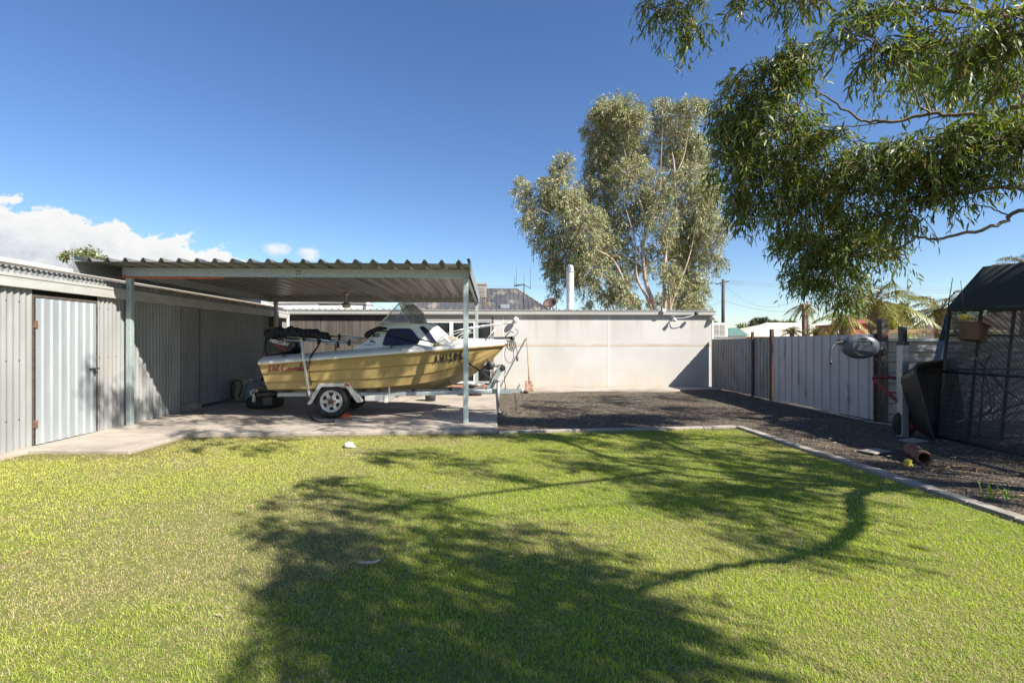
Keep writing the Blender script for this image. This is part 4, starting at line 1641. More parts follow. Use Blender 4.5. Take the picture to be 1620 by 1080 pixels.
# khaki pressure washer + gas bottle
c = P(379, 617, 12.6)
e = empty("pressure_washer", (c.x, 12.6, SZ), "khaki upright pressure washer against the iron shed wall", "washer")
mb = MB()
mb.prism([(c.x - .10, 12.5, SZ), (c.x + .14, 12.5, SZ), (c.x + .15, 12.5, SZ + .5), (c.x + .10, 12.5, SZ + .56), (c.x - .03, 12.5, SZ + .56)], (0, .24, 0))
mb.build("body", M['dirtyplastic'], e, bevel=.03)
mb = MB()
mb.tube(catmull([(c.x - .13, 12.48, SZ + .1), (c.x - .12, 12.48, SZ + .4), (c.x + .0, 12.47, SZ + .52), (c.x + .12, 12.47, SZ + .42), (c.x + .05, 12.46, SZ + .1)], 6), .012, 6)
mb.build("hose", M['black'], e)
c = P(396, 618, 12.4)
e = empty("gas_bottle", (c.x, 12.4, SZ), "blue grey gas bottle between the khaki washer and outboard leg", "bottle")
mb = MB()
mb.lathe((c.x, 12.4, SZ), (0, 0, 1), [(0, .0), (.14, 0), (.15, .06), (.155, .1), (.155, .33), (.13, .41), (.06, .45), (.03, .46), (0, .46)], 24)
mb.build("body", M['bluegrey'], e)
mb = MB()
mb.lathe((c.x, 12.4, SZ), (0, 0, 1), [(.025, .45), (.025, .52), (.05, .52), (.05, .56), (0, .56)], 12)
mb.build("valve", M['alu'], e)

# ================================================================== BOAT
Y0 = 10.42
XS, XB = -4.36, .33
e = empty("fishing_boat", (-2.0, Y0, .6), "yellow and white half cabin fishing boat on a trailer under the carport", "boat")


def hb(s):
    return .90 + .05 * min(s / .3, 1) if s < .52 else .95 * (1 - ((s - .52) / .48) ** 2.3)


def zs(s):
    return 1.12 + .37 * s ** 1.05


def zk(s):
    return .50 if s < .58 else .50 + (zs(1) - .50) * ((s - .58) / .42) ** 2.5


def section(s):
    b, z1, z0 = hb(s), zs(s), zk(s)
    t = max(0, (s - .45) / .55)
    bc = b * (.83 - .38 * t ** 1.2)
    zc = z0 + (.11 + .12 * t) * (z1 - z0) / .65 if s < .999 else z1
    out = []

    def side(f, o):
        return (bc + (b - bc) * f ** .85 + o * b / .95, zc + (z1 - zc) * f)
    out.append(side(1, .0))
    out.append(side(.82, .004))
    out.append(side(.60, .004))
    out.append(side(.565, -.018))
    out.append(side(.28, .008))
    out.append(side(.245, -.014))
    out.append((bc, zc))
    out.append((bc * .93, zc - .02 * (1 - t)))
    out.append((bc * .5, z0 + (zc - z0) * .5))
    out.append((0, z0))
    return out


def sx(s, z):
    return XS + (XB - XS) * s + .2 * (zs(s) - z) * max(0, 1 - s / .12)


NS = 56
SS = [0, .012] + [k / NS for k in range(1, NS + 1)]
mb = MB()
vs = []
for s in SS:
    sc = section(min(s, .9995))
    near = [(sx(s, z), Y0 - b, z) for b, z in sc]
    far = [(sx(s, z), Y0 + b, z) for b, z in sc[::-1][1:]]
    vs += near + far
n_ = len(section(0)) * 2 - 1
fs = [(i * n_ + k, i * n_ + k + 1, (i + 1) * n_ + k + 1, (i + 1) * n_ + k) for i in range(len(SS) - 1) for k in range(n_ - 1)]
mb.add(vs, fs, False)
mb.add(vs[:n_], [tuple(range(n_))])
hull = mb.build("hull", M['hull'], e)


def hullY(x, z):
    """near side surface y for a point of the side"""
    s = (x - XS) / (XB - XS)
    for _ in range(3):
        s = (x - XS - .2 * (zs(s) - z) * max(0, 1 - max(s, 0) / .12)) / (XB - XS)
        s = max(0, min(.999, s))
    sc = section(s)
    for (b0, z0), (b1, z1) in zip(sc, sc[1:]):
        if z1 <= z <= z0:
            t = (z - z1) / max(1e-6, z0 - z1)
            return Y0 - (b1 + (b0 - b1) * t)
    return Y0 - sc[0][0]


def hullS(x, z):
    """smooth side surface just proud of the planks"""
    s = max(0, min(.999, (x - XS) / (XB - XS)))
    sc = section(s)
    b1, z1 = sc[0]
    b0, z0 = sc[6]
    f = max(0, min(1.1, (z - z0) / (z1 - z0)))
    return Y0 - (b0 + (b1 - b0) * f ** .85) - .009


def onhull(px, py, off=.006):
    y = 9.55
    for _ in range(14):
        p = P(px, py, y)
        y = .4 * y + .6 * hullS(p.x, p.z)
    p = P(px, py, y)
    return V((p.x, p.y - off, p.z))


# deck: gunwale cap, side deck, coaming, foredeck, cockpit
def ring(s, pts):
    return [(sx(s, zs(s)), Y0 - b, z) for b, z in pts]


mb = MB()
deckprof = []
SD = [0.0] + [k / 40 for k in range(1, 41)]
SC0 = .50   # cockpit open up to here
for sgn in (-1, 1):
    vs = []
    for s in SD:
        b, z = hb(min(s, .9995)), zs(s)
        k = max(.0, min(1, b / .6))
        ri = min(.26, b * .45)
        vs += [(sx(s, z), Y0 + sgn * q, zz) for q, zz in ((b - .01, z - .045), (b + .022, z - .04), (b + .024, z + .0), (b - .01, z + .035), (b - ri * .55, z + .035 + .045 * k), (b - ri, z + .05 + .06 * k))]
    fs = [(i * 6 + k, i * 6 + k + 1, (i + 1) * 6 + k + 1, (i + 1) * 6 + k) for i in range(len(SD) - 1) for k in range(5)]
    if sgn > 0:
        fs = [f[::-1] for f in fs]
    mb.add(vs, fs, True)
# foredeck (cambered) from s=.5 to the bow
vs = []
ss2 = [k / 40 for k in range(20, 41)]
for s in ss2:
    b, z = hb(min(s, .9995)), zs(s)
    k = max(.0, min(1, b / .6))
    ri = min(.26, b * .45)
    bi = b - ri
    for q in (-1, -.6, -.25, 0, .25, .6, 1):
        vs.append((sx(s, z), Y0 + q * bi, z + .05 + .06 * k + .05 * k * (1 - q * q)))
mb.add(vs, [(i * 7 + k, i * 7 + k + 1, (i + 1) * 7 + k + 1, (i + 1) * 7 + k) for i in range(len(ss2) - 1) for k in range(6)], True)
# transom cap and inner coaming
for sgn in (-1, 1):
    vs = []
    for s in SD[:21]:
        b, z = hb(s), zs(s)
        ri = .26
        vs += [(sx(s, z), Y0 + sgn * (b - ri), z + .11), (sx(s, z), Y0 + sgn * (b - ri - .02), .68)]
    mb.add(vs, [(i * 2, i * 2 + 1, i * 2 + 3, i * 2 + 2) for i in range(20)], True)
mb.b2((XS + .01, Y0 - .62, zs(0) - .1), (XS + .09, Y0 + .62, zs(0) + .03))
mb.build("deck", M['gelwhite'], e)
mb = MB()
mb.b2((XS + .25, Y0 - .62, .66), (XS + 2.3, Y0 + .62, .68))
mb.b2((XS + .24, Y0 - .62, .68), (XS + .26, Y0 + .62, 1.1))
mb.build("cockpit_floor", M['blind'], e)
mb = MB()
mb.b2((XS + .35, Y0 - .5, .69), (XS + .8, Y0 + .5, 1.18))
mb.b2((XS + 1.55, Y0 - .5, .69), (XS + 1.95, Y0 - .1, 1.16))
mb.build("seat", mat("dark_red_vinyl", (.09, .02, .02), (.06, .015, .015), rough=.5, scale=12), e, bevel=.03)
mb = MB()
pts = [onhull(*[(q, w)][0], .0) for q, w in ((421, 571.5),)]
vs = []
for sgn in (-1, 1):
    pp = [V((sx(s, zs(s)), Y0 + sgn * (hb(min(s, .9995)) + .012), zs(s) - .05)) for s in SD]
    mb.tube(pp, .012, 6)
mb.build("rub_strip", mat("tan_strip", (.36, .22, .06), (.3, .18, .05), rough=.6, scale=8), e)

# cabin
YN = Y0 - .66
def CP(px, py, off=0.0):
    """point on the near cabin side, which leans inwards with height"""
    y = YN
    for _ in range(4):
        p = P(px, py, y)
        y = YN + max(0, p.z - 1.3) * .30 + off
    return P(px, py, y)


prof = [(558, 549), (566, 547), (574, 543), (590, 530), (603, 517), (608, 513.5), (674, 512), (681, 514), (712, 543), (718, 549)]
near = [CP(*q) for q in prof]
near[0].z -= .06
near[-1].z -= .06
far = [V((p.x, 2 * Y0 - p.y, p.z)) for p in near]
n_ = len(near)
mb = MB()
# crowned roof/front: loft near -> far through a raised centre
rows = []
for t in (0, .06, .25, .5, .75, .94, 1):
    bul = math.sin(math.pi * t)
    rows.append([V((a.x + .05 * bul * (1 if i >= 6 else 0), a.y + (b.y - a.y) * t, a.z + (.045 * bul if i >= 3 and i < 9 else 0))) for i, (a, b) in enumerate(zip(near, far))])
vs = [p for r_ in rows for p in r_]
mb.add(vs, [(i * n_ + k, i * n_ + k + 1, (i + 1) * n_ + k + 1, (i + 1) * n_ + k) for i in range(len(rows) - 1) for k in range(2, n_ - 1)], False)
mb.add(near, [tuple(range(n_))])
mb.add(far, [tuple(range(n_))[::-1]])
cabin = mb.build("cabin", M['gelwhite'], e, bevel=.012)


def window(poly, name="window", m=None, grow=3.2):
    cx = sum(p[0] for p in poly) / len(poly)
    cy = sum(p[1] for p in poly) / len(poly)
    # rounded outline
    out = []
    for i in range(len(poly)):
        a, b, c = V((*poly[i - 1], 0)), V((*poly[i], 0)), V((*poly[(i + 1) % len(poly)], 0))
        for t in (0, .33, .66, 1):
            p, q = b + (a - b) * .18, b + (c - b) * .18
            out.append((p * (1 - t) ** 2 + b * 2 * t * (1 - t) + q * t * t)[:2])
    for mir in (False, True):
        def fx(p):
            return V((p.x, 2 * Y0 - p.y, p.z)) if mir else p
        sg = 1 if mir else -1
        g_ = [fx(CP(x, y, -.014)) for x, y in out]
        fr = [fx(CP(cx + (x - cx) * 1.07, cy + (y - cy) * 1.12, -.006)) for x, y in out]
        m1 = MB()
        m1.prism(fr, (0, sg * .006, 0))
        f_ = m1.build("window", M['black'], cabin)
        m1 = MB()
        m1.prism(g_, (0, sg * .004, 0))
        m1.build("pane", M['boatglass'], f_)


window([(606, 545.5), (612.5, 527), (618, 521), (649, 520.5), (662.5, 537), (659, 544)])
window([(663.5, 518), (671, 517), (678, 523), (691, 541), (684, 542)])
# emblem + small lettering on the cabin side
mb = MB()
dol = [(584, 541), (586.5, 538.5), (587, 536.5), (588.5, 538), (591, 539), (593.5, 542), (594, 544), (591.5, 542), (589, 541), (586.5, 541.5)]
mb.prism([CP(x, y, -.004) for x, y in dol], (0, -.003, 0))
mb.build("fish_emblem", M['blueletter'], cabin)
mb = MB()
mb.b2(CP(590, 528, -.004), CP(600, 533, -.010))
mb.build("nav_light", M['black'], cabin, bevel=.004)
mb = MB()
mb.b2(CP(593.5, 529.3, -.010), CP(598.5, 532, -.014))
mb.build("lens", mat("teal_lens", (.03, .25, .28), (.02, .2, .22), rough=.2, scale=20), cabin)


def text_mesh(body, name, m, parent, size, fn, shear=0.0, bold=0.0, spacing=1.0):
    cu = bpy.data.curves.new(name + "_tmp", 'FONT')
    cu.body = body
    cu.size = size
    cu.shear = shear
    cu.offset = bold
    cu.space_character = spacing
    cu.resolution_u = 3
    ob = bpy.data.objects.new(name + "_tmp", cu)
    COL.objects.link(ob)
    bpy.context.view_layer.update()
    dg = bpy.context.evaluated_depsgraph_get()
    me = bpy.data.meshes.new_from_object(ob.evaluated_get(dg))
    pts = [fn(v.co.x, v.co.y) for v in me.vertices]
    fs = [tuple(p.vertices) for p in me.polygons]
    bpy.data.objects.remove(ob)
    bpy.data.curves.remove(cu)
    bpy.data.meshes.remove(me)
    m1 = MB()
    m1.add(pts, fs)
    return m1.build(name, m, parent)


text_mesh("Caribbean", "cabin_lettering", M['motorgrey'], cabin, 1.0, lambda x, y: CP(575 + x * 3.9, 546.0 - y * 3.2, -.004))
# registration letters, one call per glyph at its place on the hull
mb = None
chars = [("A", 687.0, 574.3, 5.4), ("H", 695.6, 573.3, 5.8), ("1", 704.8, 572.3, 4.2), ("2", 710.6, 571.3, 5.6), ("0", 717.6, 570.3, 5.6), ("S", 726.8, 568.8, 5.4)]
for ch, x0, yb, w in chars:
    text_mesh(ch, "registration_letter", M['lettering'], hull, 1.0,
              (lambda x0, yb, w: lambda x, y: onhull(x0 + x * w / .66, yb - x * .9 - y * 12.2 / .70, .005))(x0, yb, w), shear=.08, bold=.055)
# hand painted name
strokes = [[(360, 615), (363, 575)], [(352, 580), (372, 566), (387, 580), (380, 602), (356, 614)],
           [(388, 604), (398, 598), (400, 590), (392, 590), (388, 600), (393, 610), (405, 604)],
           [(405, 604), (418, 580), (420, 570), (413, 572), (411, 600), (417, 610), (424, 604)],
           [(472, 574), (462, 564), (447, 580), (442, 600), (450, 614), (466, 610), (477, 600)],
           [(498, 592), (486, 592), (479, 604), (486, 610), (496, 600), (499, 592), (497, 608), (506, 604)],
           [(506, 604), (511, 590), (516, 609), (525, 592), (531, 592)],
           [(549, 592), (537, 592), (531, 604), (538, 610), (548, 600), (550, 592), (549, 608), (556, 602)],
           [(556, 602), (568, 580), (570, 570), (563, 572), (561, 600), (566, 610), (574, 602)],
           [(577, 590), (575, 606), (582, 606)], [(580, 579), (581, 582)],
           [(584, 604), (594, 598), (596, 590), (588, 590), (584, 600), (590, 610), (600, 604)],
           [(603, 590), (605, 609)], [(605, 600), (612, 591), (619, 594)]]
mb = MB()
for st_ in strokes:
    q = [(x / 4.153 + 340, 587 + (y / 4.153 + 440 - 587) * 1.12 - .5) for x, y in st_]
    q = catmull([V((a, b, 0)) for a, b in q], 5) if len(q) > 2 else [V((a, b, 0)) for a, b in q]
    mb.tube([onhull(p.x, p.y, .003) for p in q], .0105, 5)
mb.build("boat_name", M['redlettering'], hull)

# windscreen
ap, w1, w2 = P(631, 480, 10.02), P(601.5, 512.5, 9.86), P(648.5, 512, 9.86)
f1, f2 = P(652, 483.5, 10.15), P(674, 511, 10.1)
mir = lambda p: V((p.x, 2 * Y0 - p.y, p.z))
wind = empty("windscreen_holder", (0, 0, 0), None, None)
bpy.data.objects.remove(wind)
ws = None
for k in (lambda p: p, mir):
    mb = MB()
    mb.add([k(w1), k(w2), k(ap)], [(0, 1, 2)])
    q = mb.build("windscreen" if ws is None else "side_pane", M['screen'], ws or e, solid=.004)
    ws = ws or q
mb = MB()
rows = []
for t in (0, .15, .35, .5, .65, .85, 1):
    bul = math.sin(math.pi * t)
    a0, a1 = ap, mir(ap)
    b0, b1 = w2, mir(w2)
    top = ap + (mir(ap) - ap) * t
    top.x += (f1.x - ap.x) * bul ** .6
    top.z += .02 * bul
    bot = w2 + (mir(w2) - w2) * t
    bot.x += (f2.x - w2.x) * bul ** .5
    m_ = (top + bot) / 2 + V((.05 * bul, 0, .03 * bul))
    rows += [top, m_, bot]
mb.add(rows, [(i * 3 + k, i * 3 + k + 1, i * 3 + k + 4, i * 3 + k + 3) for i in range(6) for k in range(2)], True)
mb.build("front_pane", M['screen2'], ws, solid=.004)
mb = MB()
for k in (lambda p: p, mir):
    mb.tube([k(w1), k(w2), k(ap), k(w1)], .017, 6)
    mb.tube([k(ap), k(ap + V((-.02, 0, .05)))], .006, 5)
mb.tube(rows[0::3], .016, 6)
mb.tube(rows[2::3], .012, 6)
mb.build("frame", M['alu'], ws)
# bow rail
mb = MB()
for sg in (1, -1):
    f = (lambda p: p) if sg > 0 else mir
    def onb(s, inset, h):
        b = max(.03, hb(s) - inset)
        return V((sx(s, zs(s)), Y0 - b, zs(s) + h))
    s0, s1, s2, s3, s4 = .69, .745, .80, .885, 1.0
    path = [onb(s0, .06, .05), onb(.715, .08, .17), onb(s1, .09, .27), onb(s2, .08, .33), onb(s3, .06, .38), onb(.96, .03, .40)]
    path.append(V((XB + .03, Y0 - .09, zs(1) + .405)))
    mb.tube([f(p) for p in catmull(path, 5)], .0095, 8)
    mb.tube([f(p) for p in catmull([onb(.755, .08, .06), onb(.775, .085, .16), onb(.80, .085, .24), onb(.84, .07, .29)], 4)], .011, 7)
    mb.tube([f(p) for p in (onb(.90, .05, .05), onb(.955, .035, .385))], .011, 7)
    mb.tube([f(p) for p in (onb(.93, .04, .05), onb(.95, .035, .385))], .010, 7)
mb.tube([V((XB + .03, Y0 - .09, zs(1) + .405)), V((XB + .09, Y0, zs(1) + .405)), V((XB + .03, Y0 + .09, zs(1) + .405))], .0125, 8)
mb.build("bow_rail", M['alu'], e)
mb = MB()
p = onhull(691, 547, -.08)
mb.box((p.x, p.y, p.z + .02), (.10, .06, .05))
mb.lathe((p.x - .02, p.y - .03, p.z + .03), (0, -1, 0), [(.0, 0), (.035, 0), (.035, .03), (0, .035)], 12)
mb.build("rail_fitting", mat("brass_fitting", (.34, .30, .16), (.26, .22, .12), rough=.4, metal=.6, scale=14), e, bevel=.008)
mb = MB()
s = .97
mb.bar((XB - .30, Y0, zs(.9) + .13), (XB + .10, Y0, zs(1) + .1), .10, .05)
mb.lathe((XB + .1, Y0 - .05, zs(1) + .09), (0, 1, 0), [(0, 0), (.05, 0), (.025, .05), (.05, .1), (0, .1)], 14)
mb.tube([(XB - .05, Y0 - .05, zs(1) + .12), (XB + .06, Y0 - .05, zs(1) + .24), (XB + .12, Y0 - .05, zs(1) + .2)], .012, 6)
mb.build("anchor_roller", M['darkmetal'], e)
mb = MB()
c = onhull(446, 562.5, -.09)
mb.tube([(c.x - .07, c.y, c.z + .02), (c.x + .07, c.y, c.z + .02)], .010, 6)
mb.box((c.x, c.y, c.z), (.05, .03, .04))
mb.build("cleat", M['black'], e)
mb = MB()
c = onhull(641, 554, .004)
mb.lathe((c.x, c.y + .06, c.z), (0, 0, 1), [(0, .05), (.05, .05), (.09, .02), (.08, 0), (0, 0)], 14)
mb.build("scupper_vent", M['white'], e)
# rope heap on the foredeck
mb = MB()
s_ = .76
c = V((sx(s_, 0), Y0 - .3, zs(s_) + .15))
for q in range(5):
    mb.tube(catmull([c + V((.10 * math.cos(a + q), .10 * math.sin(a + q), .012 * q + .01 * math.sin(3 * a))) for a in lin(0, 5.8, 9)], 3), .013, 6)
tag(mb.build("rope_heap", mat("dirty_rope", (.48, .40, .33), (.38, .3, .24), rough=.9, scale=30)), "small heap of pale rope on the boat foredeck", "rope")

# outboard
ob_x = XS - .12
mot = MB()
poly = [(418.5, 553), (420, 540), (424, 529), (431, 523), (443, 521.5), (456, 524), (466, 530), (473, 540), (474, 550), (468, 560), (440, 563), (422, 563)]
rows = []
for off, sc_ in ((-.21, .70), (-.205, .84), (-.17, .95), (-.08, 1.0), (.08, 1.0), (.17, .95), (.205, .84), (.21, .70)):
    rows += [V((lambda p: (p.x, Y0 + .0 + off, p.z))(P(446 + (x - 446) * sc_, 544 + (y - 544) * sc_, Y0 - .1))) for x, y in poly]
n_ = len(poly)
mot.add(rows, [(i * n_ + k, i * n_ + (k + 1) % n_, (i + 1) * n_ + (k + 1) % n_, (i + 1) * n_ + k) for i in range(7) for k in range(n_)], True)
mot.add(rows[:n_], [tuple(range(n_))[::-1]])
mot.add(rows[-n_:], [tuple(range(n_))])
om = mot.build("outboard_motor", mat("motor_cowl_paint", (.012, .012, .014), (.02, .02, .022), rough=.28, scale=8), e)
CW = lambda x, y: V((P(x, y, Y0 - .215).x, Y0 - .216, P(x, y, Y0 - .215).z))
text_mesh("MERCURY", "cowl_lettering", M['alu'], om, 1.0, lambda x, y: CW(426.5 + x * 6.6, 540.5 - y * 7.5 + x * 1.6 + .0), shear=.3, bold=.02)
mb = MB()
mb.prism([CW(434, 546), CW(439, 543.5), CW(454, 553), CW(452, 556)], (0, -.003, 0))
mb.build("red_stripe", M['red'], om)
mb = MB()
T = lambda x, y, oy=0: V((P(x, y, Y0).x, Y0 + oy, P(x, y, Y0).z))
mb.prism([T(423, 560, -.09), T(440, 560, -.09), T(432, 590, -.07), T(428, 612, -.05), T(416, 612, -.05), T(413, 590, -.07)], (0, .16, 0))
mb.build("leg", M['motorgrey'], om, bevel=.02)
mb = MB()
mb.prism([T(410, 576, -.17), T(422, 574, -.17), T(424, 592, -.17), T(417, 602, -.17), T(408, 596, -.17)], (0, .34, 0))
mb.build("bracket", M['motorgrey'], om, bevel=.02)
mb = MB()
mb.prism([T(399, 611, -.12), T(436, 609, -.10), T(438, 612, -.10), T(400, 614, -.12)], (0, .24, 0))
mb.build("anti_ventilation_plate", M['black'], om)
mb = MB()
a, b = T(404, 624), T(442, 622)
mb.tube([a, a + (b - a) * .2, a + (b - a) * .7, b], [.045, .075, .07, .02], 14)
mb.prism([T(412, 612, -.02), T(432, 612, -.02), T(430, 640, -.01), T(418, 640, -.01)], (0, .04, 0))
mb.build("gearcase", M['black'], om)
mb = MB()
for k in range(3):
    ag = 2 * math.pi * k / 3 + .4
    u = V((0, math.cos(ag), math.sin(ag)))
    w = V((0, -math.sin(ag), math.cos(ag)))
    c = a + V((-.03, 0, 0))
    mb.prism([c + u * .03 - w * .03, c + u * .14 - w * .07, c + u * .17 + w * .02, c + u * .12 + w * .07, c + u * .03 + w * .03], (.012, 0, 0))
mb.lathe(a, (-1, 0, 0), [(.045, 0), (.04, .06), (0, .08)], 12)
mb.build("propeller", M['alu'], om)

# folded canopy: cloth cover and aluminium hoops
can = MB()
for pts, r in (([(424, 530, 10.1), (436, 525, 10.0), (455, 526, 9.95), (475, 527.5, 9.9), (495, 529, 9.9), (514, 533, 9.9), (517, 540, 9.9)], .085),
               ([(424, 530, 10.5), (450, 525, 10.6), (480, 526, 10.6), (514, 532, 10.6)], .09),
               ([(428, 529, 10.3), (450, 527, 10.3), (480, 528, 10.3), (512, 533, 10.3)], .09)):
    pp = catmull([P(*q) for q in pts], 8)
    rr = [r * (1 + .22 * math.sin(i * 1.9) + .12 * math.sin(i * .7)) * (.55 if i in (0, len(pp) - 1) else 1) for i in range(len(pp))]
    pp = [p + V((0, .015 * math.sin(i * 2.3), .014 * math.sin(i * 1.3))) for i, p in enumerate(pp)]
    can.tube(pp, rr, 10)
cov = can.build("canopy_cover", M['fabric'], e)
mb = MB()
for oy in (0, 1.15):
    for a, b in (((446, 538, 9.78), (560, 544.5, 9.75)), ((448, 536.5, 9.82), (556, 541, 9.8)), ((454, 532.5, 9.85), (520, 538, 9.8)), ((505, 529.5, 10.0), (574, 535, 10.0)), ((515, 531, 10.05), (572, 538, 10.05))):
        mb.tube([P(*a) + V((0, oy, 0)), P(*b) + V((0, oy, 0))], .011, 6)
mb.build("canopy_hoop", M['alu'], cov)
mb = MB()
for x, y, Yd in ((537, 533, 9.95), (553, 542, 9.75), (480, 536, 9.8), (504, 540, 9.75), (535, 545, 9.75)):
    p = P(x, y, Yd)
    mb.box((p.x, p.y - .01, p.z), (.035, .05, .12))
mb.build("hoop_clip", M['strap'], cov)
mb = MB()
pp = catmull([P(578, 533, 9.7), P(585, 527, 9.75), P(598, 520, 9.8), P(612, 519, 9.8)], 5)
mb.tube(pp, [.03, .05, .06, .06, .07, .06, .06, .05, .05, .04, .05, .04, .04, .03, .03, .02][:len(pp)], 8)
mb.build("roof_cover", M['fabric'], e)

# straps
def strap(pts, label, w=.042, t=.006):
    m1 = MB()
    pp = catmull(pts, 6)
    for a, b in zip(pp, pp[1:]):
        m1.bar(a, b + (b - a) * .05, t, w, up=(0, 0, 1))
    tag(m1.build("tie_down_strap", M['strap']), label, "strap")


strap([P(588, 523, 9.72), P(612, 524, 9.70), P(640, 531, 9.68), P(668, 537.5, 9.68), P(690, 543, 9.70), P(712, 551, 9.72), P(728, 564, 9.8), P(745, 577, 9.95), P(765, 590, 10.15), P(778, 600, 10.3)], "black strap running from the cabin over the bow to the winch post", .03)
strap([P(508, 538, 9.78), P(502, 549, 9.62), P(494, 560, 9.50), P(490, 571, 9.46), P(489, 590, 9.5), P(493, 606, 9.62), P(500, 616, 9.75)], "black strap hanging over the yellow hull side beside the boat name", .038)
mb = MB()
pp = catmull([P(622, 528, 9.62), P(622, 536, 9.62), P(619, 551, 9.60)], 5)
mb.tube(pp, .012, 6)
tag(mb.build("bungee_cord", M['strap']), "short black cord hanging over the big cabin window", "cord")
# coiled cable at the bow
bx = V((XB + .06, Y0 - .13, zs(1) + .02))
mb = MB()
for q, (rx, rz, dz) in enumerate(((.05, .09, -.06), (.06, .10, -.08), (.045, .085, -.05), (.055, .11, -.09), (.05, .10, -.07))):
    mb.tube([bx + V((rx * math.cos(a) + .02 * q - .03, -.02 * q + .02, dz + rz * math.sin(a))) for a in lin(0, 6.28, 18)], .007, 6)
mb.tube(catmull([bx + V((.07, -.03, .1)), bx + V((.13, -.03, .16)), bx + V((.15, -.03, .22)), bx + V((.09, -.03, .26))], 5), .008, 6)
mb.tube(catmull([bx + V((.10, -.02, -.05)), bx + V((.13, -.02, -.2)), bx + V((.135, -.02, -.31))], 5), .007, 6)
mb.tube([bx + V((.135, -.02, -.30)), bx + V((.135, -.02, -.40))], .022, 8)
mb.tube(catmull([bx + V((-.06, .0, -.03)), bx + V((-.12, -.02, -.22)), bx + V((-.10, -.02, -.37)), bx + V((.0, -.02, -.44)), bx + V((.06, -.02, -.3)), bx + V((.05, 0, -.08))], 6), .007, 6)
tag(mb.build("coiled_cable", M['hose']), "grey coiled cable with a plug hanging from the boat bow", "cable")

